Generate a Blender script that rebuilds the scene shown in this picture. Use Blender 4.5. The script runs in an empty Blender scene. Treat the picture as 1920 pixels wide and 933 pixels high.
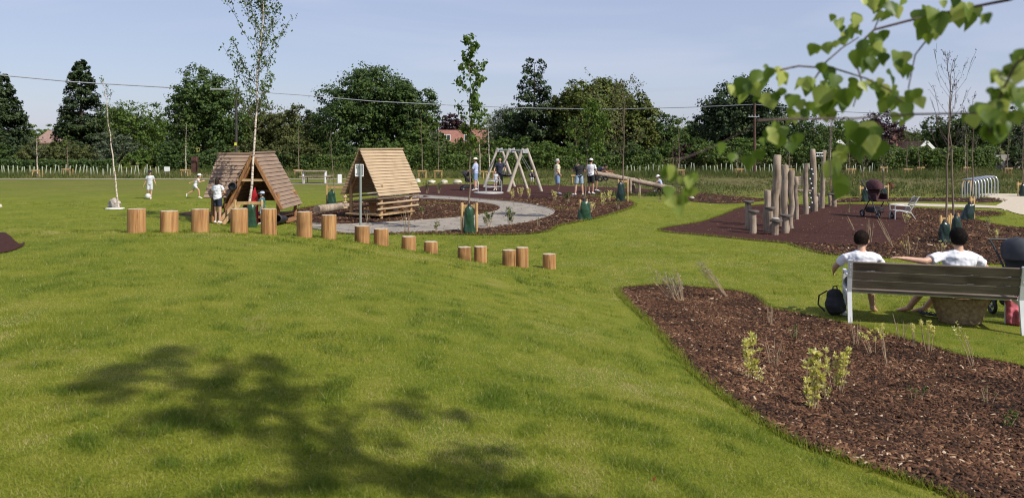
import bpy, bmesh, math, random
import numpy as np
from mathutils import Vector, Matrix, noise
from mathutils.geometry import delaunay_2d_cdt
R = math.radians
rng = np.random.default_rng(7); random.seed(7)
scene = bpy.context.scene
COL = scene.collection
# ---------------------------------------------------------------- camera
F, CX, HY, H = 1493.33, 960.0, 271.0, 2.42        # level camera 2.42 m above the far lawn, view shifted down
cd = bpy.data.cameras.new("camera"); cam = bpy.data.objects.new("camera", cd); COL.objects.link(cam)
cam.location = (0, 0, H); cam.rotation_euler = (R(90), 0, 0)
cd.lens = 28; cd.sensor_width = 36; cd.sensor_fit = 'HORIZONTAL'; cd.shift_y = -(466.5-HY)/1920
cd.clip_start = .05; cd.clip_end = 4000
cd.dof.use_dof = True; cd.dof.focus_distance = 20; cd.dof.aperture_fstop = 3.8
scene.camera = cam
# ---------------------------------------------------------------- light
SUN = Vector((.55, -.46, .70)).normalized()
w = bpy.data.worlds.new("World"); scene.world = w; w.use_nodes = True
nt = w.node_tree; bg = nt.nodes['Background']
sky = nt.nodes.new('ShaderNodeTexSky'); sky.sky_type = 'NISHITA'; sky.sun_disc = False
sky.sun_elevation = math.asin(SUN.z); sky.sun_rotation = math.atan2(SUN.x, SUN.y)
sky.air_density = 1.0; sky.dust_density = .8; sky.ozone_density = 1.5; sky.altitude = 50
mxs = nt.nodes.new('ShaderNodeMix'); mxs.data_type = 'RGBA'; mxs.inputs[0].default_value = .62; mxs.inputs[7].default_value = (3.55, 3.85, 5.5, 1)
tcw = nt.nodes.new('ShaderNodeTexCoord'); mpw = nt.nodes.new('ShaderNodeMapping'); mpw.inputs['Scale'].default_value = (1.2, 1.6, 7); nw = nt.nodes.new('ShaderNodeTexNoise'); nw.inputs['Scale'].default_value = 2.1; nw.inputs['Detail'].default_value = 7; nw.inputs['Distortion'].default_value = .6
nt.links.new(tcw.outputs['Generated'], mpw.inputs[0]); nt.links.new(mpw.outputs[0], nw.inputs['Vector']); mrw = nt.nodes.new('ShaderNodeMapRange'); mrw.inputs[1].default_value = .48; mrw.inputs[2].default_value = .75; mrw.inputs[4].default_value = .30; nt.links.new(nw.outputs['Fac'], mrw.inputs[0])
mxc = nt.nodes.new('ShaderNodeMix'); mxc.data_type = 'RGBA'; mxc.inputs[7].default_value = (5.6, 5.7, 6.6, 1); nt.links.new(mrw.outputs[0], mxc.inputs[0])
nt.links.new(sky.outputs[0], mxs.inputs[6]); nt.links.new(mxs.outputs[2], mxc.inputs[6]); nt.links.new(mxc.outputs[2], bg.inputs[0]); bg.inputs[1].default_value = .11
ld = bpy.data.lights.new("sun", 'SUN'); lo = bpy.data.objects.new("sun", ld); COL.objects.link(lo)
ld.energy = 4.4; ld.angle = R(.53); ld.color = (1, .95, .86)
lo.rotation_euler = SUN.to_track_quat('Z', 'Y').to_euler(); lo.location = (20, -15, 30)
scene.view_settings.view_transform = 'Standard'; scene.view_settings.look = 'None'
scene.view_settings.exposure = 0.25; scene.view_settings.gamma = 1
scene.cycles.filter_width = 1.15; scene.cycles.max_bounces = 6; scene.cycles.transparent_max_bounces = 8
scene.cycles.diffuse_bounces = 3; scene.cycles.glossy_bounces = 2; scene.cycles.transmission_bounces = 3
# ---------------------------------------------------------------- helpers
def gp(px, py, z=0.0):
    Y = F*(H-z)/(py-HY); return Vector(((px-CX)/F*Y, Y, z))
def at(px, py, Y):
    return Vector(((px-CX)/F*Y, Y, H-(py-HY)/F*Y))
def tag(o, label=None, cat=None, group=None, kind=None):
    if label: o['label'] = label
    if cat: o['category'] = cat
    if group: o['group'] = group
    if kind: o['kind'] = kind
    return o
def empty(name, loc=(0,0,0), rz=0, label=None, cat=None, group=None):
    o = bpy.data.objects.new(name, None); COL.objects.link(o); o.location = loc; o.rotation_euler = (0,0,rz)
    o.empty_display_size = .1
    return tag(o, label, cat, group)
def link(name, me, mat=None, parent=None):
    o = bpy.data.objects.new(name, me); COL.objects.link(o)
    if mat is not None and not me.materials:
        for m in (mat if isinstance(mat, (list, tuple)) else [mat]): me.materials.append(m)
    if parent: o.parent = parent
    return o
def copy_tree(o, parent=None):
    c = o.copy(); COL.objects.link(c); c.parent = parent
    for ch in list(o.children): copy_tree(ch, c)
    return c
# ---- materials
def new_mat(name):
    m = bpy.data.materials.new(name); m.use_nodes = True
    nt = m.node_tree; return m, nt, nt.nodes['Principled BSDF']
def ramp(nt, cols, pos=None):
    r = nt.nodes.new('ShaderNodeValToRGB'); e = r.color_ramp.elements
    pos = pos or [i/(len(cols)-1) for i in range(len(cols))]
    while len(e) < len(cols): e.new(.5)
    for i, (c, p) in enumerate(zip(cols, pos)): e[i].position = p; e[i].color = (*c, 1)
    return r
def solid(name, c, rough=.6, var=.12, scale=8, bump=0, bscale=60, metal=0, c2=None, stretch=(1,1,1), spec=.5):
    m, nt, b = new_mat(name); L = nt.links.new
    tc = nt.nodes.new('ShaderNodeTexCoord'); mp = nt.nodes.new('ShaderNodeMapping'); mp.inputs['Scale'].default_value = stretch
    L(tc.outputs['Object'], mp.inputs[0])
    n = nt.nodes.new('ShaderNodeTexNoise'); n.inputs['Scale'].default_value = scale; n.inputs['Detail'].default_value = 6
    L(mp.outputs[0], n.inputs['Vector'])
    c = Vector(c); lo_ = c2 if c2 else tuple(c*(1-2*var)); hi_ = tuple(c*(1+var)) if not c2 else tuple(c)
    r = ramp(nt, [lo_, hi_], [.3, .7]); L(n.outputs['Fac'], r.inputs[0]); L(r.outputs[0], b.inputs['Base Color'])
    b.inputs['Roughness'].default_value = rough; b.inputs['Metallic'].default_value = metal
    b.inputs['Specular IOR Level'].default_value = spec
    if bump:
        n2 = nt.nodes.new('ShaderNodeTexNoise'); n2.inputs['Scale'].default_value = bscale; n2.inputs['Detail'].default_value = 5
        L(mp.outputs[0], n2.inputs['Vector'])
        bp = nt.nodes.new('ShaderNodeBump'); bp.inputs['Strength'].default_value = bump; bp.inputs['Distance'].default_value = .01
        L(n2.outputs['Fac'], bp.inputs['Height']); L(bp.outputs[0], b.inputs['Normal'])
    return m
def toned(name, cols, pos=None, rough=.6, transl=0, spec=.3, tcol=None):
    """colour by the per-face 'tone' attribute"""
    m, nt, b = new_mat(name); L = nt.links.new
    a = nt.nodes.new('ShaderNodeAttribute'); a.attribute_name = 'tone'
    r = ramp(nt, cols, pos); L(a.outputs['Fac'], r.inputs[0]); L(r.outputs[0], b.inputs['Base Color'])
    b.inputs['Roughness'].default_value = rough; b.inputs['Specular IOR Level'].default_value = spec
    if transl:
        t = nt.nodes.new('ShaderNodeBsdfTranslucent'); mx = nt.nodes.new('ShaderNodeMixShader'); mx.inputs[0].default_value = transl
        hs = nt.nodes.new('ShaderNodeHueSaturation'); hs.inputs['Value'].default_value = 1.5; hs.inputs['Hue'].default_value = .485
        L(r.outputs[0], hs.inputs['Color']); L(hs.outputs[0], t.inputs[0])
        out = nt.nodes['Material Output']; L(b.outputs[0], mx.inputs[1]); L(t.outputs[0], mx.inputs[2]); L(mx.outputs[0], out.inputs[0])
    return m
def wood(name, c1, c2, scale=6, rough=.75, axis=2, crack=.6, mott=.7):
    m, nt, b = new_mat(name); L = nt.links.new
    tc = nt.nodes.new('ShaderNodeTexCoord'); mp = nt.nodes.new('ShaderNodeMapping')
    s = [5, 5, 5]; s[axis] = .35; mp.inputs['Scale'].default_value = s
    oi = nt.nodes.new('ShaderNodeObjectInfo'); vm = nt.nodes.new('ShaderNodeVectorMath'); vm.operation = 'ADD'
    mm = nt.nodes.new('ShaderNodeMath'); mm.operation = 'MULTIPLY'; mm.inputs[1].default_value = 37.0
    L(oi.outputs['Random'], mm.inputs[0]); L(tc.outputs['Object'], vm.inputs[0]); L(mm.outputs[0], vm.inputs[1]); L(vm.outputs[0], mp.inputs[0])
    n = nt.nodes.new('ShaderNodeTexNoise'); n.inputs['Scale'].default_value = scale; n.inputs['Detail'].default_value = 8; n.inputs['Roughness'].default_value = .65
    L(mp.outputs[0], n.inputs['Vector'])
    mid = tuple((a+b_)/2 for a, b_ in zip(c1, c2)); dk = tuple(x*crack for x in c2)
    r = ramp(nt, [dk, c2, mid, c1], [.3, .42, .55, .72]); L(n.outputs['Fac'], r.inputs[0])
    n3 = nt.nodes.new('ShaderNodeTexNoise'); n3.inputs['Scale'].default_value = 2.5; L(vm.outputs[0], n3.inputs['Vector'])
    mx = nt.nodes.new('ShaderNodeMix'); mx.data_type = 'RGBA'; mx.blend_type = 'MULTIPLY'; mx.inputs[0].default_value = mott
    r3 = ramp(nt, [(.45,.42,.40),(1.0,.98,.96),(1.2,1.2,1.2)], [.30,.47,.7]); L(n3.outputs['Fac'], r3.inputs[0])
    L(r.outputs[0], mx.inputs[6]); L(r3.outputs[0], mx.inputs[7]); L(mx.outputs[2], b.inputs['Base Color'])
    b.inputs['Roughness'].default_value = rough; b.inputs['Specular IOR Level'].default_value = .25
    bp = nt.nodes.new('ShaderNodeBump'); bp.inputs['Strength'].default_value = .5; bp.inputs['Distance'].default_value = .006
    L(n.outputs['Fac'], bp.inputs['Height']); L(bp.outputs[0], b.inputs['Normal'])
    return m
# ---- numpy meshes
def np_mesh(name, V, Fc, tone=None, smooth=False):
    V = np.asarray(V, dtype=np.float32); Fc = np.asarray(Fc, dtype=np.int32)
    me = bpy.data.meshes.new(name); n, k = Fc.shape
    me.vertices.add(len(V)); me.vertices.foreach_set('co', V.ravel())
    me.loops.add(n*k); me.loops.foreach_set('vertex_index', Fc.ravel())
    me.polygons.add(n); me.polygons.foreach_set('loop_start', np.arange(0, n*k, k, dtype=np.int32))
    me.polygons.foreach_set('loop_total', np.full(n, k, dtype=np.int32))
    if smooth: me.polygons.foreach_set('use_smooth', np.ones(n, dtype=bool))
    if tone is not None:
        a = me.attributes.new('tone', 'FLOAT', 'FACE'); a.data.foreach_set('value', np.asarray(tone, dtype=np.float32))
    me.update(calc_edges=True)
    return me
def unit(a): return a/np.maximum(np.linalg.norm(a, axis=-1, keepdims=True), 1e-9)
def leaf_quads(C, N, S, asp=.6, axis=None, fold=.15):
    """diamond leaves at centres C, face normals N, lengths S"""
    n = len(C); N = unit(N)
    r = rng.normal(size=(n,3)) if axis is None else axis + rng.normal(size=(n,3))*.35
    U = unit(r - (r*N).sum(1, keepdims=True)*N); W = np.cross(N, U); S = np.asarray(S).reshape(-1,1)*np.ones((n,1))
    V = np.empty((n,4,3)); V[:,0] = C-U*S*.5; V[:,2] = C+U*S*.5
    V[:,1] = C+W*S*.5*asp+N*S*fold; V[:,3] = C-W*S*.5*asp+N*S*fold
    return V.reshape(-1,3), np.arange(4*n).reshape(n,4)
class MB:
    """collects shapes and links them as ONE mesh object"""
    def __init__(s): s.v = []; s.f = []; s.sm = []
    def add(s, vs, fs, smooth=False):
        k = len(s.v); s.v += [tuple(v) for v in vs]; s.f += [tuple(i+k for i in f) for f in fs]; s.sm += [smooth]*len(fs)
        return s
    def box(s, c, d, rz=0, M=None, bev=.0):
        x, y, z = (q/2 for q in d); b = min(bev, x*.5, y*.5, z*.5) if bev else 0
        if not b:
            P = [Vector((i*x, j*y, k*z)) for k in (-1,1) for j in (-1,1) for i in (-1,1)]
            fs = [(0,2,3,1),(4,5,7,6),(0,1,5,4),(2,6,7,3),(0,4,6,2),(1,3,7,5)]
        else:
            P = []; 
            ring = lambda zz, q: [Vector((sx*(x-(0 if t else b)-q), sy*(y-(b if t else 0)-q), zz)) for sx, sy, t in
                ((1,-1,0),(1,-1,1),(1,1,1),(1,1,0),(-1,1,0),(-1,1,1),(-1,-1,1),(-1,-1,0))]
            for zz, q in ((-z, b*.7), (-z+b, 0), (z-b, 0), (z, b*.7)): P += ring(zz, q)
            fs = [tuple(range(7,-1,-1)), tuple(range(24,32))]
            for l in range(3):
                for i in range(8): fs.append((l*8+i, l*8+(i+1)%8, (l+1)*8+(i+1)%8, (l+1)*8+i))
        Rm = M if M is not None else Matrix.Rotation(rz, 3, 'Z')
        return s.add([Rm @ p + Vector(c) for p in P], fs)
    def tube(s, pts, rad, n=10, cap=True, smooth=True, flat=1.0, up=None):
        pts = [Vector(p) for p in pts]; m = len(pts)
        rad = list(rad) if hasattr(rad, '__len__') else [rad]*m
        vs = []; fs = []; prev = None
        for i, p in enumerate(pts):
            d = (pts[min(i+1,m-1)]-pts[max(i-1,0)]).normalized()
            if prev is None:
                a = Vector(up) if up else (Vector((1,0,0)) if abs(d.x) < .8 else Vector((0,1,0)))
            else: a = prev
            u = (a - d*a.dot(d)).normalized(); prev = u; w_ = d.cross(u)
            for k in range(n):
                t = 2*math.pi*k/n; vs.append(p + (u*math.cos(t) + w_*math.sin(t)*flat)*rad[i])
        for i in range(m-1):
            for k in range(n): fs.append((i*n+k, i*n+(k+1)%n, (i+1)*n+(k+1)%n, (i+1)*n+k))
        s.add(vs, fs, smooth)
        if cap: s.add(vs[:n], [tuple(range(n-1,-1,-1))]); s.add(vs[-n:], [tuple(range(n))])
        return s
    def bar(s, a, b, wd, th, up=(0,0,1), bev=.004):
        a = Vector(a); b = Vector(b); d = b-a; L = d.length; z = d.normalized()
        u = Vector(up); x = (u - z*u.dot(z)); x = x.normalized() if x.length > 1e-4 else z.orthogonal().normalized(); y = z.cross(x)
        M = Matrix((y, x, z)).transposed()
        return s.box((a+b)/2, (wd, th, L), M=M, bev=bev)
    def lathe(s, prof, n=24, c=(0,0,0), M=None, sx=1, sy=1, cap=True):
        vs = []; fs = []; m = len(prof); c = Vector(c)
        for r, z in prof:
            for k in range(n):
                t = 2*math.pi*k/n; p = Vector((r*math.cos(t)*sx, r*math.sin(t)*sy, z)); vs.append((M @ p if M is not None else p)+c)
        for i in range(m-1):
            for k in range(n): fs.append((i*n+k, i*n+(k+1)%n, (i+1)*n+(k+1)%n, (i+1)*n+k))
        s.add(vs, fs, True)
        if cap:
            s.add(vs[:n], [tuple(range(n-1,-1,-1))]); s.add(vs[-n:], [tuple(range(n))])
        return s
    def ell(s, c, r, M=None, n=16, m=10):
        prof = [(max(math.sin(math.pi*i/m), .001), -math.cos(math.pi*i/m)) for i in range(m+1)]
        Dm = Matrix.Diagonal(Vector(r)) 
        return s.lathe(prof, n, c, (M @ Dm) if M is not None else Dm)
    def cap_(s, a, b, ra, rb, n=12):
        """capsule"""
        a = Vector(a); b = Vector(b); d = (b-a); L = max(d.length, 1e-5); q = d.to_track_quat('Z','Y').to_matrix()
        prof = [(ra*math.sin(t), -ra*math.cos(t)) for t in (0.01, .5, 1.0, 1.4)]+[(rb*math.sin(t), L-rb*math.cos(t)) for t in (1.7, 2.1, 2.6, 3.13)]
        return s.lathe(prof, n, a, q)
    def mesh(s, name):
        me = bpy.data.meshes.new(name); me.from_pydata(s.v, [], s.f); me.polygons.foreach_set('use_smooth', s.sm); me.update(); return me
    def build(s, name, mat, parent=None, loc=None, rz=None):
        o = link(name, s.mesh(name), mat, parent)
        if loc is not None: o.location = loc
        if rz is not None: o.rotation_euler[2] = rz
        return o
BK = bpy.data.scenes.new('workshop')
def bake(mb, name, mat, voxel=.01, smooth=5, parent=None, disp=0):
    """voxel-merge everything in mb into one continuous skin"""
    o = bpy.data.objects.new(name, mb.mesh(name)); BK.collection.objects.link(o)
    r = o.modifiers.new('r', 'REMESH'); r.mode = 'VOXEL'; r.voxel_size = voxel; r.use_smooth_shade = True
    if smooth: sm = o.modifiers.new('s', 'SMOOTH'); sm.factor = .5; sm.iterations = smooth
    vl = BK.view_layers[0]; vl.update(); dg = vl.depsgraph; me = bpy.data.meshes.new_from_object(o.evaluated_get(dg))
    old = o.data; BK.collection.objects.unlink(o); bpy.data.objects.remove(o); bpy.data.meshes.remove(old); me.name = name
    me.materials.clear(); o = link(name, me, mat, None)
    if disp:
        nv = len(me.vertices); co = np.empty(nv*3, np.float32); no = np.empty(nv*3, np.float32); me.vertices.foreach_get('co', co); me.vertices.foreach_get('normal', no)
        co = co.reshape(-1,3); no = no.reshape(-1,3); nn = np.array([noise.noise(Vector((c[0]*9, c[1]*9, c[2]*17)))*1.5+noise.noise(Vector(c)*26)*.6 for c in co.tolist()])*disp
        me.vertices.foreach_set('co', (co+no*nn[:,None]).astype(np.float32).ravel()); me.update()
    me.polygons.foreach_set('use_smooth', [True]*len(me.polygons))
    o.parent = parent
    return o
# ---------------------------------------------------------------- terrain
STUMPS = [(240.4,272.2,389.5,436.3),(301,333.5,393.5,436.7),(360,391,390,435.9),(433,464,389,436.2),(489.5,518.5,389.5,438.5),
 (556.6,585.4,395,444.5),(603,630.4,401,446.5),(665,693,421.5,454.8),(701,728.7,427,460),(753,779.7,441,468.8),(795,820.7,451,472.4),
 (858,883.7,461,488),(888.7,913.4,460,491),(942,967,466.6,498.8),(967.5,991,461.8,500.5),(1017.6,1042,474,504)]
ctrl = []
stump_pos = []
for i, (a, b, t, bb) in enumerate(STUMPS):
    c = (a+b)/2; wpx = 32.3 - (c-256)/(1030-256)*8.1
    Y = F*.25/wpx; X = (c-CX)/F*Y; Z = H-(bb-HY)/F*Y; top = H-(t+1.5-HY)/F*Y
    stump_pos.append((X, Y, Z, top, (b-a)/wpx*.125)); ctrl.append((X, Y, Z))
ctrl += [(0,0,.85),(-3,3,.95),(0,3.5,.88),(-4,7,1.08),(-2,7,1.02),(0,7,.8),(-6,9,1.13),(-9,6,1.0),(-10,12,1.0),(-6,-3,.8),(3,0,.5),
 (1.5,3.5,.62),(3.5,4.5,.28),(2,7,.32),(1.2,9,.36),(4,8,.03),(6,6,.03),(5,10.8,0),(7,10.5,0),(6.5,9,0),(2,13.4,.0),(3,12,0),(4,15,0),
 (0,19,0),(4,19,0),(9,19,0),(-5.2,16,.55),(-3,16.5,.38),(-1.5,17,.12),(0,16,.05),(-5,20,.08),(-3,20,.0),(-10,18,.35),(-10,22,.1),(-15,12,.9),(-15,20,.2),
 (8,14,0),(10,8,0),(10,2,.1),(9,-5,.3),(0,-9,.8),(-14,0,.8),(1.5,16,0)]
ctrl = np.array(ctrl)
def _k(r2): return np.where(r2 > 0, .5*r2*np.log(np.maximum(r2, 1e-12)), 0)
_A = ctrl[:, :2]; _n = len(_A); _K = _k(((_A[:,None]-_A[None])**2).sum(2)) + np.eye(_n)*.15
_P = np.hstack([np.ones((_n,1)), _A]); _M = np.block([[_K, _P],[_P.T, np.zeros((3,3))]])
_W = np.linalg.solve(_M, np.concatenate([ctrl[:,2], np.zeros(3)]))
def ss(a, b, x): t = np.clip((x-a)/(b-a), 0, 1); return t*t*(3-2*t)
def zt(x, y):
    x = np.asarray(x, dtype=float); y = np.asarray(y, dtype=float); sh = np.broadcast(x, y).shape
    p = np.stack([np.broadcast_to(x, sh).ravel(), np.broadcast_to(y, sh).ravel()], 1)
    q = np.clip(p, (-16,-9), (11,24)); z = np.empty(len(p))
    for s in range(0, len(p), 20000):
        qq = q[s:s+20000]; K = _k(((qq[:,None]-_A[None])**2).sum(2)); z[s:s+20000] = K @ _W[:_n] + _W[_n] + qq @ _W[_n+1:]
    X, Y = p[:,0], p[:,1]
    z = np.maximum(z, 0)*(1-ss(18, 24, Y))*(1-ss(9.5, 13, X))
    z = z + .01*np.sin(X*1.3+Y*.7)*np.sin(Y*1.1-X*.4)*ss(1.5, 3, Y)*(1-ss(30, 60, Y))
    return z.reshape(sh)
def zg(x, y): return float(zt(np.array([x]), np.array([y]))[0])
def hit(px, py):
    """first ground point under a pixel of the photograph"""
    Y = np.arange(2.2, 26, .02); X = (px-CX)/F*Y; Z = H-(py-HY)/F*Y
    d = Z - zt(X, Y); k = np.argmax(d < 0)
    if d[k] >= 0: return gp(px, py)
    return Vector((X[k], Y[k], float(zt(X[k:k+1], Y[k:k+1])[0])))
def catmull(pts, per=8, closed=True):
    P = np.array([tuple(p)[:2] for p in pts]); n = len(P); out = []
    for i in range(n if closed else n-1):
        g = (lambda j: P[j % n]) if closed else (lambda j: P[min(max(j,0),n-1)])
        p0, p1, p2, p3 = g(i-1), g(i), g(i+1), g(i+2)
        for t in np.arange(per)/per:
            out.append(.5*((2*p1)+(-p0+p2)*t+(2*p0-5*p1+4*p2-p3)*t*t+(-p0+3*p1-3*p2+p3)*t**3))
    return np.array(out)
def inside(poly, x, y):
    c = np.zeros(len(x), bool); n = len(poly)
    for i in range(n):
        x1, y1 = poly[i]; x2, y2 = poly[(i+1) % n]
        if y1 == y2: continue
        m = ((y1 > y) != (y2 > y)) & (x < (x2-x1)*(y-y1)/(y2-y1)+x1); c ^= m
    return c
def sheet(name, poly, step, lift, mat, kind='structure', bump=0):
    poly = np.array(poly); lo_, hi_ = poly.min(0), poly.max(0)
    gx, gy = np.meshgrid(np.arange(lo_[0], hi_[0], step), np.arange(lo_[1], hi_[1], step)); gx = gx.ravel(); gy = gy.ravel()
    m = inside(poly, gx, gy); I = np.stack([gx[m], gy[m]], 1)
    co = [Vector(p) for p in poly]+[Vector(p) for p in I]
    v, e, f, *_ = delaunay_2d_cdt(co, [], [list(range(len(poly)))], 1, 1e-5)
    A = np.array([tuple(p) for p in v]); Z = zt(A[:,0], A[:,1])+lift
    if bump: Z = Z + bump*np.array([noise.noise(Vector((a[0]*1.7, a[1]*1.7, 3))) for a in A])*.5+bump*.4
    f = [t if len(t) == 3 else t for t in f]
    me = bpy.data.meshes.new(name); me.from_pydata([(a[0], a[1], z) for a, z in zip(A, Z)], [], f)
    me.polygons.foreach_set('use_smooth', [True]*len(me.polygons)); me.update()
    o = link(name, me, mat)
    if me.polygons and sum(p.normal.z for p in me.polygons) < 0: me.flip_normals()
    tag(o, kind=kind); return o
# ---------------------------------------------------------------- materials of the ground
def ground_mat():
    m, nt, b = new_mat('lawn_soil'); L = nt.links.new
    g = nt.nodes.new('ShaderNodeNewGeometry'); sp = nt.nodes.new('ShaderNodeSeparateXYZ'); L(g.outputs['Position'], sp.inputs[0])
    def nz(scale, det=6, vec=None, rough=.6):
        n = nt.nodes.new('ShaderNodeTexNoise'); n.inputs['Scale'].default_value = scale; n.inputs['Detail'].default_value = det
        n.inputs['Roughness'].default_value = rough; L(vec or g.outputs['Position'], n.inputs['Vector']); return n.outputs['Fac']
    def mix(f, a, b_, bt='MIX'):
        x = nt.nodes.new('ShaderNodeMix'); x.data_type = 'RGBA'; x.blend_type = bt
        (L(f, x.inputs[0]) if not isinstance(f, float) else setattr(x.inputs[0], 'default_value', f)); L(a, x.inputs[6]); L(b_, x.inputs[7]); return x.outputs[2]
    def rr(f, cols, pos): r = ramp(nt, cols, pos); L(f, r.inputs[0]); return r.outputs[0]
    big = rr(nz(.55, 4), [(.120,.160,.016),(.215,.225,.028)], [.35,.62])
    mid = rr(nz(3.2, 6), [(.075,.120,.012),(.155,.185,.018),(.25,.225,.045)], [.32,.5,.72])
    col = mix(.5, big, mid)
    fine = rr(nz(45, 5), [(.45,.5,.4),(1.35,1.3,1.2)], [.3,.7]); col = mix(.75, col, fine, 'MULTIPLY')
    dry = nt.nodes.new('ShaderNodeRGB'); dry.outputs[0].default_value = (.30,.24,.10,1); f_ = rr(nz(.9, 8, None, .75), [(0,0,0),(.75,.75,.75)], [.60,.74]); col = mix(f_, col, dry.outputs[0])
    # far meadow, rougher and browner
    mr = nt.nodes.new('ShaderNodeMapRange'); mr.inputs[1].default_value = 33; mr.inputs[2].default_value = 46; L(sp.outputs[1], mr.inputs[0])
    mp = nt.nodes.new('ShaderNodeMapping'); mp.inputs['Scale'].default_value = (.12, .55, 1); L(g.outputs['Position'], mp.inputs[0])
    mead = rr(nz(1.0, 8, mp.outputs[0], .7), [(.070,.095,.020),(.105,.120,.028),(.155,.125,.060),(.135,.095,.060)], [.30,.44,.56,.7])
    mead = mix(.8, mead, rr(nz(7, 5), [(.5,.55,.5),(1.35,1.3,1.3)], [.3,.7]), 'MULTIPLY')
    xr = nt.nodes.new('ShaderNodeMapRange'); xr.inputs[1].default_value = -4; xr.inputs[2].default_value = 8; xr.inputs[3].default_value = .45; L(sp.outputs[0], xr.inputs[0])
    mu = nt.nodes.new('ShaderNodeMath'); mu.operation = 'MULTIPLY'; L(mr.outputs[0], mu.inputs[0]); L(xr.outputs[0], mu.inputs[1])
    L(mix(mu.outputs[0], col, mead), b.inputs['Base Color'])
    b.inputs['Roughness'].default_value = .9; b.inputs['Specular IOR Level'].default_value = .1
    bp = nt.nodes.new('ShaderNodeBump'); bp.inputs['Strength'].default_value = .8; bp.inputs['Distance'].default_value = .03; L(nz(60, 5), bp.inputs['Height']); L(bp.outputs[0], b.inputs['Normal'])
    return m
M_ground = ground_mat()
M_blade = toned('grass_blade', [(.092,.145,.013),(.205,.235,.024),(.305,.305,.048),(.46,.38,.17)], [0,.45,.85,1], .55, .35, .25)
M_rough = toned('rough_grass', [(.050,.080,.016),(.10,.12,.030),(.21,.17,.085)], None, .7, .25, .2)
M_soil = solid('bark_soil', (.060,.034,.024), .95, scale=14, bump=1.0, bscale=70, c2=(.018,.011,.009), spec=.1)
M_chip = toned('bark_chip', [(.022,.012,.007),(.080,.037,.019),(.17,.083,.043),(.31,.18,.10),(.50,.38,.26)], [0,.35,.68,.9,1], .85, 0, .2)
M_rubber = solid('rubber_mulch', (.085,.038,.030), .95, scale=40, bump=1.0, bscale=120, c2=(.030,.013,.011), spec=.08)
M_path = solid('tarmac_grey', (.275,.240,.195), .9, .14, scale=2.2, bump=.3, bscale=150)
M_sand = solid('pale_gravel', (.50,.43,.32), .95, .1, scale=12, bump=.4, bscale=90)
M_kerb = solid('concrete_edging', (.33,.30,.25), .9, .1, scale=12)
# ground sheet
xs = np.concatenate([-np.geomspace(1500, 16, 26), np.arange(-15.6, 14, .16), np.geomspace(14, 1500, 26)])
ys = np.concatenate([-np.geomspace(600, 9.2, 14), np.arange(-9, 27, .16), np.geomspace(27.2, 2500, 60)])
gx, gy = np.meshgrid(xs, ys); nx, ny = len(xs), len(ys)
V = np.stack([gx.ravel(), gy.ravel(), zt(gx, gy).ravel()], 1)
ii = (np.arange(ny-1)[:,None]*nx + np.arange(nx-1)[None]).ravel()
ground = link('ground', np_mesh('ground', V, np.stack([ii, ii+1, ii+nx+1, ii+nx], 1), smooth=True), M_ground); tag(ground, kind='structure')
# ---- beds and paths, outlined as they lie on the ground
bedD = [(1160,545),(1196,539),(1260,537),(1330,543),(1390,549),(1425,562),(1445,580),(1500,591),(1570,606),(1640,622),(1720,645),(1800,668),(1925,692),(2080,745),(2150,900),(1950,990),(1775,930),(1700,903),(1600,871),(1500,836),(1415,786),(1345,736),(1292,690),(1250,642),(1214,602),(1178,570)]
bedA = [(604,432),(640,439),(760,440),(900,441),(980,440),(1030,434),(1050,424),(1110,412),(1165,397),(1192,384),(1170,374),(1120,369),(1040,366),(960,362),(860,362),(780,364),(700,372),(610,384),(540,398),(540,416)]
isl = [(548,412),(575,419),(640,420),(720,416),(800,411),(880,405),(922,398),(935,392),(926,386),(880,380),(800,375),(700,379),(600,387),(556,398)]
pathP = [(560,424),(640,437),(730,437),(820,434),(900,429),(960,421),(1010,411),(1038,400),(1030,391),(990,383),(930,376),(860,370),(790,366),(700,362),(700,367),(800,373),(870,377),(925,384),(938,392),(922,399),(880,407),(800,413),(720,418),(640,422),(600,421),(570,417)]
rubA = [(760,372),(800,374),(880,372),(960,373),(1030,371),(1100,367),(1180,366),(1262,364),(1262,357),(1180,353),(1100,350),(1000,347),(900,346),(830,346),(790,350)]
rubB = [(1233,431),(1262,425),(1300,419),(1335,410),(1365,398),(1390,389),(1430,384),(1500,384),(1600,383),(1680,386),(1712,394),(1722,412),(1722,440),(1700,456),(1620,461),(1540,460),(1480,457),(1400,450),(1320,442),(1260,437)]
bedC = [(1478,456),(1510,468),(1560,478),(1700,486),(1930,492),(1990,440),(1925,428),(1880,423),(1830,410),(1880,404),(1870,398),(1800,394),(1740,391),(1700,392),(1700,420),(1690,445),(1640,459),(1560,459)]
bedE = [(1262,372),(1300,378),(1350,382),(1400,380),(1440,374),(1380,368),(1310,362),(1262,361)]
bedG = [(1560,379),(1640,378),(1760,378),(1840,380),(1890,376),(1850,371),(1740,371),(1600,371)]
leftP = [(-60,438),(-20,436),(20,444),(46,456),(35,467),(0,476),(-50,480),(-90,460)]
smallP = [(335,402),(365,405),(420,404),(430,400),(380,397),(345,399)]
sandP = [(1838,364),(1925,364),(2060,366),(2060,412),(1925,404),(1888,394),(1868,386),(1880,378),(1862,372)]
sandS = [(1672,384),(1760,388),(1868,391),(1884,395),(1888,390),(1860,386),(1760,383),(1690,381)]
W_ = lambda P: [hit(*p) if p[1] > 425 else gp(*p) for p in P]
polys = {}
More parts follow.
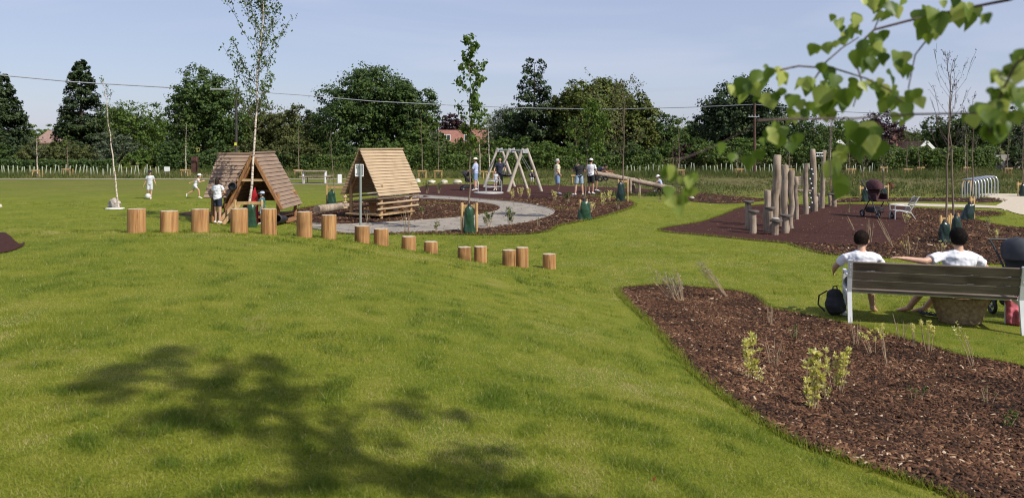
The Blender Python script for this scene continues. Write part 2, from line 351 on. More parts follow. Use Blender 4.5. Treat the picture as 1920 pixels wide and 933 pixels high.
for nm, P, st, lift, mt in (('bark_mulch_bed', bedD, .14, .016, M_soil), ('bark_mulch_bed', bedA, .5, .006, M_soil), ('rubber_play_surface', rubA, .8, .011, M_rubber),
    ('tarmac_path', pathP, .5, .012, M_path), ('rubber_play_surface', rubB, .5, .014, M_rubber),
    ('bark_mulch_bed', bedC, .5, .010, M_soil), ('bark_mulch_bed', bedE, .8, .008, M_soil), ('bark_mulch_bed', bedG, .8, .007, M_soil), ('rubber_play_surface', leftP, .3, .014, M_rubber), ('bark_mulch_bed', smallP, .5, .014, M_soil),
    ('gravel_path', sandP, .8, .012, M_sand), ('gravel_path', sandS, .8, .018, M_sand)):
    poly = catmull(W_(P), 5); polys[id(P)] = poly
    if P is isl: continue
    sheet(nm, poly, st, lift, mt, bump=.02 if P is bedD else 0)
PD, PA, PC, PE, PG = (polys[id(p)] for p in (bedD, bedA, bedC, bedE, bedG)); PP = polys[id(pathP)]; PR = polys[id(rubA)]
# pale concrete edging round the path
mb = MB(); q = [Vector((p[0], p[1], zg(p[0], p[1])+.02)) for p in PP]
for a, b in zip(q, q[1:]+q[:1]):
    if (b-a).length > .02: mb.bar(a, b, .03, .035, bev=0)
tag(mb.build('path_edging', M_kerb), kind='structure')
for nm, y0, y1, x0, x1, m_ in (('far_path', 335.4, 336.7, -200, 700, M_path), ('far_path', 343.8, 345.6, 540, 680, M_path)):
    P = [gp(x, y1) for x in np.linspace(x0, x1, 12)]+[gp(x, y0) for x in np.linspace(x1, x0, 12)]
    sheet(nm, [p[:2] for p in P], 3, .02, m_)
P = [gp(x, 331.5) for x in np.linspace(-200, 460, 12)]+[gp(x, 328) for x in np.linspace(460, -200, 12)]
sheet('soil_strip', [p[:2] for p in P], 3, .015, solid('bare_soil', (.15,.105,.065), .95, .2, scale=1.5, c2=(.09,.09,.035)))
# ---- bark chips and grass blades: nobody could count them
def chips(name, poly, dens, smin, smax, holes=(), maxY=1e9, lift=.0):
    lo_, hi_ = poly.min(0), poly.max(0); A = np.prod(hi_-lo_); n = int(A*dens)
    x = rng.uniform(lo_[0], hi_[0], n); y = rng.uniform(lo_[1], hi_[1], n); m = inside(poly, x, y)
    for h in holes: m &= ~inside(h, x, y)
    m &= (np.abs(x) < .75*y+1.0)
    x, y = x[m], y[m]; n = len(x)
    L_ = rng.uniform(smin, smax, n)*rng.choice([1,1,1.6,.7], n); Wd = L_*rng.uniform(.10,.34,n); T = rng.uniform(.003,.008,n)
    z = zt(x, y)+.020+rng.uniform(0, .018, n)+lift
    th = rng.uniform(0, 2*np.pi, n); pi = rng.normal(0, .3, n); ro = rng.normal(0, .35, n)
    U = np.stack([np.cos(th)*np.cos(pi), np.sin(th)*np.cos(pi), np.sin(pi)], 1)
    Wv = np.stack([-np.sin(th)*np.cos(ro), np.cos(th)*np.cos(ro), np.sin(ro)], 1); N = unit(np.cross(U, Wv))
    C = np.stack([x, y, z], 1); V = np.empty((n, 8, 3)); i = 0
    for sz in (-1, 1):
        for sx, sy in ((-1,-1),(1,-1),(1,1),(-1,1)):
            k = (.75+.25*rng.random((n,1)))*(1-.2*(sz>0))
            V[:, i] = C + U*sx*L_[:,None]*.5*k + Wv*sy*Wd[:,None]*.5*k + N*sz*T[:,None]*.5; i += 1
    base = np.arange(n)[:,None]*8
    fs = np.concatenate([base+np.array(q) for q in ((4,5,6,7),(0,1,5,4),(1,2,6,5),(2,3,7,6),(3,0,4,7))])
    pt = np.array([noise.noise(Vector((a*1.6, b*1.6, 31))) for a, b in zip(x, y)]); t = np.clip(rng.beta(1.5, 3.0, n)*1.05+.28*pt, 0, 1); t[rng.random(n) < .010] = 1
    o = link(name, np_mesh(name, V.reshape(-1,3), fs, np.tile(t, 5)), M_chip); tag(o, kind='stuff'); return o
chips('bark_chips', PD, 2700, .018, .062)
chips('bark_chips', PA, 260, .04, .09, (PP, PR))
spill = PD.mean(0)+(PD-PD.mean(0))*1.035; chips('bark_chips', spill, 70, .015, .045, (PD,), lift=.012); chips('bark_chips', PA.mean(0)+(PA-PA.mean(0))*1.02, 30, .03, .06, (PA,), lift=.01)
chips('bark_chips', PA, 9, .03, .07, (PR,), lift=-.008)
chips('bark_chips', PC, 300, .04, .09); chips('bark_chips', PE, 120, .05, .1); chips('bark_chips', PG, 60, .06, .12)
chips('rubber_crumbs', polys[id(rubB)], 60, .02, .04, (PC,))
PH = [PD, PA, PR, polys[id(rubB)], PC, PE, PG, polys[id(leftP)], polys[id(smallP)], polys[id(sandP)], polys[id(sandS)]]
def blades(name, n, y0, y1, h, wdt, mat, holes=PH, pw=1.6, xmul=.74, jit=.5, lim=None):
    u = rng.random(n); y = (y0**(1-pw) + u*(y1**(1-pw)-y0**(1-pw)))**(1/(1-pw)); x = rng.uniform(-1, 1, n)*(xmul*y+.6)
    if lim is not None: k = lim(x, y); x, y = x[k], y[k]
    m = np.ones(len(x), bool)
    for hh in holes:
        if hh[:,1].min() < y1: m &= ~inside(hh, x, y)
    x, y = x[m], y[m]; n = len(x)
    cl = np.array([noise.noise(Vector((a*1.1, b*1.1, 0))) for a, b in zip(x, y)]); c2 = np.array([noise.noise(Vector((a*4.3, b*4.3, 5))) for a, b in zip(x, y)])
    hh = h*(1+.5*cl+.35*c2)*rng.uniform(.5, 1.3, n)*(1+.0*y); th = rng.uniform(0, 2*np.pi, n); ww = wdt*(.6+y/9)
    d = np.stack([np.cos(th), np.sin(th), 0*th], 1); ln = rng.normal(0, jit, (n,2)); z = zt(x, y)
    lush = np.clip((c2-.22)*4, 0, 1); hh = hh*(1+.6*lush)
    P = np.stack([x, y, z-.004], 1); tip = P + np.stack([ln[:,0]*hh, ln[:,1]*hh, hh], 1)
    V = np.empty((n,3,3)); V[:,0] = P-d*ww[:,None]/2; V[:,1] = P+d*ww[:,None]/2; V[:,2] = tip
    t = np.clip(.46-.75*cl-.55*c2+rng.normal(0,.17,n), 0, .93); t = np.clip(t-.30*lush, 0, 1); c3 = np.array([noise.noise(Vector((a*.8, b*.6, 20))) for a, b in zip(x, y)]); t = np.clip(t+np.clip((c3-.12)*2.5, 0, 1)*.45, 0, .97); t = np.clip(t+.20*ss(0,3,x)*ss(8.5,11,y)+.10*(rng.random(n)<.3)*ss(0,3,x)*ss(8.5,11,y), 0, .98); t[rng.random(n) < .035] = 1
    o = link(name, np_mesh(name, V.reshape(-1,3), np.arange(3*n).reshape(n,3), t), mat); tag(o, kind='stuff'); return o
blades('lawn_grass', 460000, 2.7, 12, .024, .0033, M_blade)
blades('lawn_grass', 200000, 11.5, 34, .028, .0050, M_blade, pw=1.3)
# taller tufts of grass along the bed edge
def edge_tufts(name, poly, dens, h):
    q = np.vstack([poly, poly[:1]]); xs_, ys_ = [], []
    for a, b in zip(q[:-1], q[1:]):
        L_ = np.linalg.norm(b-a); k = int(L_*dens)
        t = rng.random(k)[:,None]; p = a+(b-a)*t; nn = np.array([b[1]-a[1], -(b[0]-a[0])])/max(L_,1e-6); p = p + nn*rng.normal(0,.025,(k,1)); xs_.append(p[:,0]); ys_.append(p[:,1])
    x = np.concatenate(xs_); y = np.concatenate(ys_); m = (y > 2.5)&(np.abs(x) < .76*y+1)
    for o_ in PH:
        if o_ is not poly: m &= ~inside(o_, x, y)
    x, y = x[m], y[m]; n = len(x)
    hh = h*rng.uniform(.5,1.4,n); th = rng.uniform(0,6.28,n); d = np.stack([np.cos(th), np.sin(th), 0*th],1)*.0022*(1+y/8)[:,None]
    P = np.stack([x,y,zt(x,y)],1); V = np.empty((n,3,3)); V[:,0]=P-d; V[:,1]=P+d; V[:,2]=P+np.stack([rng.normal(0,.5,n)*hh, rng.normal(0,.5,n)*hh, hh],1)
    o = link(name, np_mesh(name, V.reshape(-1,3), np.arange(3*n).reshape(n,3), np.clip(rng.normal(.35,.2,n),0,.9)), M_blade); tag(o, kind='stuff')
edge_tufts('edge_grass', PD, 900, .05); edge_tufts('edge_grass', PA, 120, .07); edge_tufts('edge_grass', PC, 120, .06); edge_tufts('edge_grass', polys[id(rubB)], 150, .06)
# meadow tufts far off
def far_tufts(name, n, y0, y1, h, xf):
    y = 1/rng.uniform(1/y1, 1/y0, n); x = rng.uniform(-.75, .75, n)*y; m = xf(x, y)
    for q in PH: m &= ~inside(q, x, y)
    x, y = x[m], y[m]; n = len(x)
    cl = np.array([noise.noise(Vector((a*.25, b*.12, 9))) for a, b in zip(x, y)])
    hh = h*rng.uniform(.4,1.5,n)*(1+1.2*cl); S = 5; V = np.empty((n,S,3,3)); 
    for k in range(S):
        a = rng.uniform(0,6.28,n); P = np.stack([x+rng.normal(0,.08,n), y+rng.normal(0,.08,n), 0*x],1); d = np.stack([np.cos(a),np.sin(a),0*a],1)*.022
        V[:,k,0]=P-d; V[:,k,1]=P+d; V[:,k,2]=P+np.stack([rng.normal(0,.4,n)*hh, rng.normal(0,.3,n)*hh, hh*rng.uniform(.6,1.1,n)],1)
    t = np.repeat(np.clip(.45-.5*cl+rng.normal(0,.22,n),0,1), S)
    o = link(name, np_mesh(name, V.reshape(-1,3), np.arange(3*n*S).reshape(-1,3), t), M_rough); tag(o, kind='stuff')
far_tufts('meadow_grass', 16000, 37, 74, .16, lambda x, y: (x/y > .0)|(y > 60))
far_tufts('verge_grass', 15000, 57, 80, .34, lambda x, y: x/y < 1)
# ---------------------------------------------------------------- trees beyond the park
M_bark = solid('bark_brown', (.10,.075,.055), .9, scale=9, bump=.8, bscale=30, stretch=(1,1,.25), c2=(.035,.027,.02))
LEAF = {
 'dark': toned('foliage_dark', [(.022,.045,.010),(.048,.085,.016),(.085,.130,.026)], None, .6, .2),
 'mid': toned('foliage_mid', [(.038,.070,.011),(.075,.125,.020),(.120,.170,.032)], None, .55, .25),
 'bright': toned('foliage_bright', [(.045,.085,.012),(.080,.140,.020),(.130,.185,.035)], None, .55, .3),
 'olive': toned('foliage_olive', [(.040,.054,.014),(.082,.098,.026),(.14,.145,.045)], None, .65, .25),
 'yew': toned('foliage_needles', [(.014,.028,.010),(.030,.052,.016),(.060,.085,.026)], None, .65, .1),
 'gold': toned('foliage_golden_cypress', [(.032,.056,.009),(.075,.100,.016),(.165,.165,.028)], None, .6, .15),
 'purple': toned('foliage_copper', [(.018,.008,.010),(.040,.016,.018),(.07,.028,.026)], None, .6, .15),
 'grey': toned('foliage_grey_green', [(.045,.065,.035),(.085,.11,.06),(.14,.16,.10)], None, .6, .25)}
def fib(n):
    i = np.arange(n)+.5; ph = np.arccos(1-2*i/n); t = np.pi*(1+5**.5)*i
    return np.stack([np.cos(t)*np.sin(ph), np.sin(t)*np.sin(ph), np.cos(ph)], 1)
def crown_broad(W, Hc, z0, n, ls, lobes=16, seed=0, shape=1.0, skirt=.0):
    """lumpy crown: lobes over an ellipsoid, each lobe a set of leaf clumps; returns leaf centres, normals, sizes, tones"""
    g = np.random.default_rng(abs(seed)); a, c = W/2, Hc/2; cen = np.array([0,0,z0+c])
    d = fib(lobes); d = d + g.normal(0,.18,d.shape); d = unit(d)
    k = g.uniform(.50,.74,lobes)[:,None]; lc = cen + d*np.array([a, a*.85, c])*k
    lc[:,0] *= np.where(lc[:,2] < cen[2], 1.04, shape); lr = g.uniform(.30,.47,lobes)*min(a, c*1.1)
    lc = np.vstack([lc, [cen]]); lr = np.append(lr, .55*min(a,c))
    Cs, Ns, Ts = [], [], []
    wgt = lr**2/np.sum(lr**2)
    for i in range(len(lc)):
        ni = int(n*wgt[i]); ncl = max(int(ni/26), 6); dd = unit(g.normal(size=(ncl,3))+np.array([0,0,.25]))
        cc = lc[i] + dd*lr[i]*g.uniform(.72,1.12,(ncl,1)); cr = lr[i]*g.uniform(.16,.30,ncl); tn = g.uniform(.2,.8,ncl)
        j = g.integers(0, ncl, ni); e = g.normal(size=(ni,3))*.62; e[:,2] *= .6
        P = cc[j] + e*cr[j][:,None]
        Cs.append(P); Ns.append(unit(e)*.5 + dd[j]*.45 + np.array([0,0,.35]) + g.normal(0,.45,(ni,3))); Ts.append(np.clip(tn[j]+g.normal(0,.13,ni),0,1))
    C = np.vstack(Cs); keep = C[:,2] > z0-.1*Hc; return C[keep], np.vstack(Ns)[keep], ls*g.uniform(.6,1.4,len(C))[keep], np.concatenate(Ts)[keep], lc[:-1], lr
def tree(name, label, px, Y, top, wpx, kind='dark', low=None, n=9000, leaf=None, shape=1.0, lobes=16, seed=0, group=None, cat='tree', parts=True, squash=1):
    s = Y/F; Ht = H+(HY-top)*s; Wd = wpx*s*1.08; X = (px-CX)*s; z0 = max(.0, H+(HY-low)*s) if low else Ht*.12
    root = empty(name, (X, Y, 0), 0, label, cat, group) if parts else None
    n = int(n*1.55); leaf = .8*(leaf or (.28 if Y > 60 else .18))
    C, N, S, T, lc, lr = crown_broad(Wd, Ht-z0, z0, n, leaf, lobes, seed+int(px), shape)
    C[:,1] *= squash
    v, f = leaf_quads(C, N, S, .7); me = np_mesh('crown', v, f, T)
    if not parts:
        o = link(name, me, LEAF[kind]); o.location = (X, Y, 0); tag(o, label, cat, group); return o
    link('crown', me, LEAF[kind], root)
    t = MB(); r0 = max(.12, Ht*.028); g = random.Random(seed); top_z = z0+(Ht-z0)*.55
    t.tube([(0,0,-.1),(g.uniform(-.1,.1),0,Ht*.18),(g.uniform(-.3,.3),.1,Ht*.35),(0,.1,top_z)], [r0*1.3,r0,r0*.75,r0*.3], 10)
    for k in range(min(len(lc), 8)):
        c = Vector(lc[k]); b = Vector((0,.05, min(c.z*.6, Ht*.32)+.1*k)); mid = b.lerp(c, .5)+Vector((0,0,-.1))
        t.tube([b, mid, c], [r0*.45,r0*.3,r0*.08], 6)
    t.build('trunk', M_bark, root); return root
def conifer(name, label, px, Y, top, wpx, kind='yew', low=318, n=8000, droop=.25, flare=1.0, seed=1, group=None, gap=.0, leafs=.34, up=False):
    n = int(n*1.6)
    s = Y/F; Ht = H+(HY-top)*s; Wd = wpx*s; X = (px-CX)*s; z0 = max(.1, H+(HY-low)*s); g = np.random.default_rng(abs(seed+int(px)))
    root = empty(name, (X, Y, 0), 0, label, 'tree', group); nb = 230; Cs=[];Ns=[];Ts=[];br = MB()
    hh = np.sort(g.uniform(0, 1, nb)**1.15); rem = n//nb
    for i, h in enumerate(hh):
        if gap and g.random() < gap*h: continue
        L_ = Wd/2*(1-h)**flare*g.uniform(.78,1.1)+.30; a = g.uniform(0, 2*np.pi); z = z0+(Ht-z0)*h; dv = np.array([np.cos(a), np.sin(a), 0.])
        m = max(int(rem*(.4+1.6*(1-h))), 12); t = g.random(m)**.5
        sl = (.55*t if up else (-droop*t + .25*t*t)); side = g.normal(0,.15,m)*L_*(1.1-.5*t)
        P = np.array([0,0,z]) + dv*L_*t[:,None]; P[:,2] += sl*L_ + g.normal(0,.05*L_+.04,m)
        P += np.cross(dv, [0,0,1])*side[:,None]
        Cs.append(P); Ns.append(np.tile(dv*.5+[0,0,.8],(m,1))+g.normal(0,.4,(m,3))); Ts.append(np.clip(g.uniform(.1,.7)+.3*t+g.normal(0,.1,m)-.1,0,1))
        if h < .9 and i % 3 == 0: br.tube([(0,0,z-.1), tuple(dv*L_*.6+[0,0,z-droop*.4*L_])], [.05,.015], 5)
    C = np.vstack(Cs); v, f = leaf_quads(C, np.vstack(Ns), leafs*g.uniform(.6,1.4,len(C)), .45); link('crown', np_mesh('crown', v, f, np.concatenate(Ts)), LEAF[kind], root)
    br.tube([(0,0,-.1),(0,0,Ht*.5),(0,0,Ht*.97)], [Ht*.022,Ht*.014,.02], 9); br.build('trunk', M_bark, root); return root
G1 = 'trees behind the hedge line'
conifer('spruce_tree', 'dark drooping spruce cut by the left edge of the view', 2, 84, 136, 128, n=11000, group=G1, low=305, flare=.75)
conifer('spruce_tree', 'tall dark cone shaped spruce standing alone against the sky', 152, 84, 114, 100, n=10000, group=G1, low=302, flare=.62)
tree('broadleaf_tree', 'fresh green round tree right of the tall spruce', 250, 92, 192, 130, 'mid', 305, 8000, group=G1)
tree('broadleaf_tree', 'small green tree showing between spruce and fresh green tree', 212, 98, 198, 90, 'bright', 300, 5500, group=G1)
tree('broadleaf_tree', 'large dark chestnut tree behind the power pole', 385, 82, 134, 150, 'dark', 318, 15000, leaf=.32, group=G1, lobes=22)
tree('broadleaf_tree', 'olive brown tree behind the top of the tall young birch', 492, 86, 186, 110, 'olive', 318, 8000, group=G1)
tree('broadleaf_tree', 'dull green tree left of the biggest tree', 562, 84, 200, 110, 'olive', 318, 8000, group=G1)
tree('broadleaf_tree', 'biggest dark green tree behind the tan roofed play hut', 692, 82, 131, 196, 'dark', 322, 24000, leaf=.30, group=G1, lobes=26)
tree('broadleaf_tree', 'dark green right hand half crown joined to the biggest tree', 770, 80, 139, 112, 'dark', 320, 11000, leaf=.30, group=G1)
tree('broadleaf_tree', 'mid green tree at the right foot of the biggest tree', 800, 76, 215, 72, 'mid', 322, 5000, group=G1)
tree('copper_beech', 'dark purple copper beech above the long red roof', 848, 120, 213, 62, 'purple', 262, 4000, leaf=.3, group=G1)
tree('willow_tree', 'pale green feathery willow right of the long red roof', 948, 92, 190, 92, 'grey', 315, 8000, leaf=.22, group=G1, lobes=20)
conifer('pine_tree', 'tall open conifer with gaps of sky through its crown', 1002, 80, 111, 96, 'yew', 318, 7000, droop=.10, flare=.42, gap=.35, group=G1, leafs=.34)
tree('broadleaf_tree', 'dark tree low behind the tall open conifer', 985, 84, 205, 110, 'dark', 318, 6000, group=G1)
tree('golden_cypress', 'huge dense golden green cypress behind the swings', 1108, 80, 134, 158, 'gold', 322, 20000, leaf=.32, group=G1, lobes=24)
tree('golden_cypress', 'lower right shoulder of golden cypress behind the seesaw', 1180, 78, 166, 104, 'gold', 322, 10000, leaf=.32, group=G1)
tree('golden_cypress', 'left shoulder of cypress touching the open conifer', 1056, 82, 160, 66, 'gold', 320, 6000, leaf=.32, group=G1)
tree('broadleaf_tree', 'dark green tree right of the golden cypress', 1248, 95, 212, 80, 'dark', 318, 5500, group=G1)
tree('broadleaf_tree', 'dark low tree between cypress and spreading conifer', 1295, 98, 220, 70, 'dark', 318, 4500, group=G1)
tree('spreading_conifer', 'broad dark conifer behind the telegraph pole', 1387, 82, 150, 168, 'yew', 315, 17000, leaf=.34, group=G1, lobes=26)
tree('broadleaf_tree', 'dark green tree behind the climbing posts', 1505, 95, 215, 100, 'dark', 315, 6000, group=G1)
tree('broadleaf_tree', 'mid green tree behind the hanging birch leaves', 1570, 98, 226, 90, 'mid', 315, 5000, group=G1)
tree('copper_beech', 'dark purple copper beech beside the gabled house', 1650, 100, 214, 88, 'purple', 300, 6000, leaf=.3, group=G1)
tree('broadleaf_tree', 'olive tree with flattish top right of the copper beech', 1690, 112, 238, 80, 'olive', 300, 4000, group=G1)
tree('broadleaf_tree', 'dark rounded tree behind the two bare saplings', 1775, 98, 216, 90, 'dark', 305, 6000, group=G1)
tree('broadleaf_tree', 'dark green tree right of the bare saplings', 1835, 95, 205, 100, 'dark', 305, 6500, group=G1)
tree('broadleaf_tree', 'grey green tree at the right edge of the view', 1905, 88, 196, 90, 'grey', 305, 6500, group=G1)
# far belt filling the skyline
G2 = 'far belt of trees on the skyline'
belt = [(-60,235,'dark'),(60,232,'mid'),(95,236,'bright'),(300,214,'mid'),(320,235,'dark'),(440,225,'dark'),(470,232,'olive'),(530,228,'mid'),(590,222,'olive'),(610,240,'dark'),(900,232,'mid'),(875,240,'olive'),
        (1220,224,'dark'),(1275,238,'mid'),(1330,226,'mid'),(1450,232,'dark'),(1470,222,'dark'),(1540,234,'mid'),(1605,232,'dark'),(1730,246,'mid'),(1745,238,'dark'),(1810,228,'mid'),(1870,222,'dark'),(1960,214,'dark')]
where = ['left of everything at the left edge','above the left roof','beside the left roof','right of the fresh green tree','left of the dark chestnut','just right of the dark chestnut','below the birch top','behind the two olive trees','left of the biggest tree','at the left foot of the biggest tree','between the red roof and the willow','just above the red roof',
 'right of the golden cypress','low beside the broad conifer','left of the broad conifer','right of the broad conifer','above the climbing posts','among the hanging leaves','left of the copper beech by the gable','low right of the gabled house','left of the bare saplings','between the bare saplings and the right edge','near the grey green tree','beyond the right edge tree']
for i, (x, t, k) in enumerate(belt):
    tree('distant_tree', {'dark':'dark','mid':'mid green','bright':'bright green','olive':'olive'}[k]+' distant tree '+where[i], x, 128+7*(i % 3), t, 95+12*(i % 4), k, 300, 2600, leaf=.5, group=G2, seed=i)
# ---- hedge line bushes
G3 = 'bushes along the far hedge'
bush = [(-20,262,80,'dark','at the left edge'),(70,262,66,'olive','thin one under the roof'),(128,260,100,'olive','brown green one below the tall spruce'),(215,248,104,'grey','grey green one behind the leaning birch'),(275,280,90,'bright','bright one left of the notice'),(330,262,62,'dark','left foot of the chestnut'),
 (420,270,90,'dark','behind the brown play hut'),(480,262,90,'olive','behind the tall birch stem'),(560,258,110,'olive','between the two play huts'),(640,262,110,'dark','left of the tan hut roof'),(730,258,120,'mid','behind the tan hut roof'),(800,262,90,'mid','right of the tan hut'),(860,266,96,'mid','under the red house'),
 (930,258,100,'mid','behind the person in the white hat'),(1000,262,100,'mid','behind the swing beam'),(1050,264,90,'bright','behind the man in the cream shirt'),(1120,262,100,'dark','behind the group of grown ups'),(1190,262,100,'dark','behind the seesaw'),(1250,270,80,'mid','left of the purple bush'),(1282,272,46,'purple','purple one right of the seesaw'),
 (1330,262,90,'mid','left foot of the broad conifer'),(1390,258,100,'bright','below the telegraph pole'),(1455,262,90,'mid','left of the climbing posts'),(1530,262,100,'mid','behind the tallest climbing post'),(1600,264,90,'olive','right of the tallest climbing post'),(1660,268,80,'dark','left of the gabled house'),(1715,276,110,'bright','long one below the gabled house'),(1790,278,120,'bright','behind the two bare saplings'),(1845,282,60,'mid','left of the stone wall'),(1930,270,70,'dark','at the right edge')]
for i, (x, t, wd, k, wh) in enumerate(bush):
    tree('hedge_bush', {'dark':'dark green','mid':'mid green','bright':'bright green','olive':'olive','grey':'grey leaved','purple':'purple'}[k]+' bush, '+wh, x, 74-.8*(i % 3), t, wd*1.1, k, 324, 4200, leaf=.20, group=G3, cat='bush', parts=False, lobes=14, seed=i*3)
def hedge(label, x0, x1, top, Y, kind, n, ytop2=None):
    s = Y/F; a = (x0-CX)*s; b = (x1-CX)*s; h = H+(HY-top)*s; g = rng
    x = g.uniform(a, b, n); y = g.uniform(-.5, .5, n); z = h*g.random(n)**.6*(1+.06*np.sin(x*2.1)+.05*np.sin(x*5.3)); C = np.stack([x, Y+y*1.3*(1-.25*(z/h)), z], 1)
    N = np.stack([g.normal(0,.5,n), -.6+g.normal(0,.5,n), .5+g.normal(0,.5,n)], 1); v, f = leaf_quads(C, N, .16*g.uniform(.6,1.4,n), .7)
    o = link('hedge', np_mesh('hedge', v, f, g.random(n)), LEAF[kind]); tag(o, label, 'hedge')
hedge('low clipped dark green hedge along the left boundary', -60, 215, 300, 70, 'dark', 9000)
hedge('ragged mid green hedge running between huts and seesaw', 560, 1240, 292, 71.5, 'mid', 22000)
hedge('dense clipped bright hedge below the gabled house', 1640, 1862, 278, 71.5, 'mid', 14000)
hedge('undergrowth hedge on the boundary behind the climbing posts', 1240, 1660, 296, 72.5, 'olive', 14000)
hedge('dark undergrowth hedge behind the brown play hut', 300, 580, 290, 71.5, 'dark', 13000)
# ---- houses beyond
M_tile = solid('red_roof_tiles', (.27,.12,.085), .85, .15, scale=3, bump=.5, bscale=14)
M_tile2 = solid('brown_roof_tiles', (.17,.085,.065), .85, .15, scale=3, bump=.5, bscale=14)
M_brick = solid('house_brick', (.26,.13,.095), .9, .15, scale=20)
M_whitep = solid('white_paint', (.78,.78,.76), .5, .04)
M_glassd = solid('window_glass', (.04,.05,.06), .1, .1)
def house(name, label, px, Y, ridge, eave, wpx, mt, gable=False, chim=True):
    s = Y/F; X = (px-CX)*s; zr = H+(HY-ridge)*s; ze = H+(HY-eave)*s; wd = wpx*s; o = empty(name, (X, Y, 0), 0, label, 'house'); D = 7
    if not gable:
        m = MB(); m.box((0, D/2, ze/2), (wd-.6, D-.8, ze)); wall = m.build('wall', M_brick, o)
        m = MB()
        for y0, y1 in ((-.0, D/2), (D, D/2)):
            P = [(-wd/2,y0,ze-.1),(wd/2,y0,ze-.1),(wd/2,y1,zr),(-wd/2,y1,zr)]; Q = [(a,b,c+.15) for a,b,c in P]
            m.add(P+Q, [(0,1,2,3),(7,6,5,4),(0,4,5,1),(1,5,6,2),(2,6,7,3),(3,7,4,0)])
        r = m.build('roof', mt, o)
        for sx in (-1, 1):
            m = MB(); m.add([(sx*(wd/2-.35),.4,ze),(sx*(wd/2-.35),D-.4,ze),(sx*(wd/2-.35),D/2,zr-.1),(sx*(wd/2-.5),.4,ze),(sx*(wd/2-.5),D-.4,ze),(sx*(wd/2-.5),D/2,zr-.1)], [(0,1,2),(3,5,4),(0,3,4,1),(1,4,5,2),(2,5,3,0)]); m.build('gable_wall', M_brick, o)
    else:
        m = MB(); m.box((0, D/2, ze/2), (wd-.8, D-.6, ze)); m.add([(-wd/2+.4,.3,ze),(wd/2-.4,.3,ze),(0,.3,zr-.15),(-wd/2+.4,D-.3,ze),(wd/2-.4,D-.3,ze),(0,D-.3,zr-.15)], [(0,1,2),(3,5,4),(0,3,4,1),(1,4,5,2),(2,5,3,0)]); wall = m.build('wall', M_brick, o)
        m = MB()
        for sx in (-1, 1):
            P = [(0,-.2,zr),(0,D+.2,zr),(sx*wd/2,D+.2,ze-.1),(sx*wd/2,-.2,ze-.1)]; Q = [(a,b,c+.12) for a,b,c in P]
            m.add(P+Q, [(0,1,2,3),(7,6,5,4),(0,4,5,1),(1,5,6,2),(2,6,7,3),(3,7,4,0)])
        r = m.build('roof', mt, o)
        m = MB()
        for sx in (-1, 1): m.bar((0,-.24,zr+.02),(sx*(wd/2+.05),-.24,ze-.1),.08,.34,up=(0,0,1))
        m.build('bargeboard', M_whitep, o)
    if chim: m = MB(); m.box((wd*.18, D/2, zr+.25), (.8,.6,1.3)); m.lathe([(.12,0),(.12,.35)],8,(wd*.18,D/2,zr+.9)); m.build('chimney', M_brick, r)
    return o, ze, wall
M_wf = M_whitep
def dormer(o, x, z, w_, h_, parent, y=-.02):
    m = MB(); m.box((x, y, z), (w_, .1, h_)); f = m.build('window', M_wf, parent); m = MB(); m.box((x-w_*.24, y-.06, z), (w_*.38,.02,h_*.8)); m.box((x+w_*.24, y-.06, z), (w_*.38,.02,h_*.8)); m.build('pane', M_glassd, f)
h1, ze1, w1 = house('red_roofed_house', 'long house with red tiled roof and pale dormer windows', 866, 105, 245, 268, 96, M_tile)
for x in (-2.0, .8): dormer(h1, x, ze1+.7, 1.0, .8, w1, y=.1)
house('brown_roofed_house', 'house with weathered brown roof behind the left bushes', 85, 100, 246, 268, 52, solid('weathered_tiles', (.30,.19,.15), .9, .15, scale=3))
house('tiled_roof_house', 'brown roofed house half hidden right of the cypress', 1243, 100, 256, 278, 36, M_tile2, chim=False)
house('small_roof_house', 'small brown roof glimpsed left of the broad conifer', 1293, 104, 266, 282, 20, M_tile2, chim=False)
house('low_bungalow', 'low bungalow with reddish roof behind the climbing posts', 1530, 100, 257, 276, 70, M_tile2)
house('small_gabled_house', 'small white edged gable left of the hanging leaves', 1573, 96, 264, 276, 24, M_tile2, gable=True, chim=False)
h2 = house('gabled_house', 'brick house gable with bright white bargeboards', 1736, 92, 266, 281, 32, M_tile2, gable=True, chim=False)
house('long_roof_house', 'dark red roof joined beside the white edged gable', 1692, 96, 262, 284, 50, M_tile2)
house('far_gable_house', 'tiny far gable with white edge right of the bare saplings', 1858, 110, 281, 288, 14, M_tile2, gable=True, chim=False)
# stone boundary wall, far right
M_stone = solid('pale_stone', (.36,.33,.29), .9, .2, scale=2.5, bump=.6, bscale=9)
m = MB(); a = at(1862, 290, 74); b = at(2010, 290, 74)
for k in range(12): x0 = a.x+(b.x-a.x)*k/12; m.box((x0+.3, 74, .72), (.575,.3,1.44+.04*(k%3)), bev=.03)
tag(m.build('boundary_wall', M_stone), 'pale stone garden wall at the far right boundary', 'wall')
m = MB(); a = at(1350, 290, 75.5)
for k in range(4): m.box((at(1296+12*k, 290, 75.5).x, 75.2, .55+.12*(k%2)), (.58,.3,1.1+.24*(k%2)), bev=.03)
tag(m.build('garden_wall', M_stone), 'short stretch of pale garden wall among hedge bushes', 'wall')
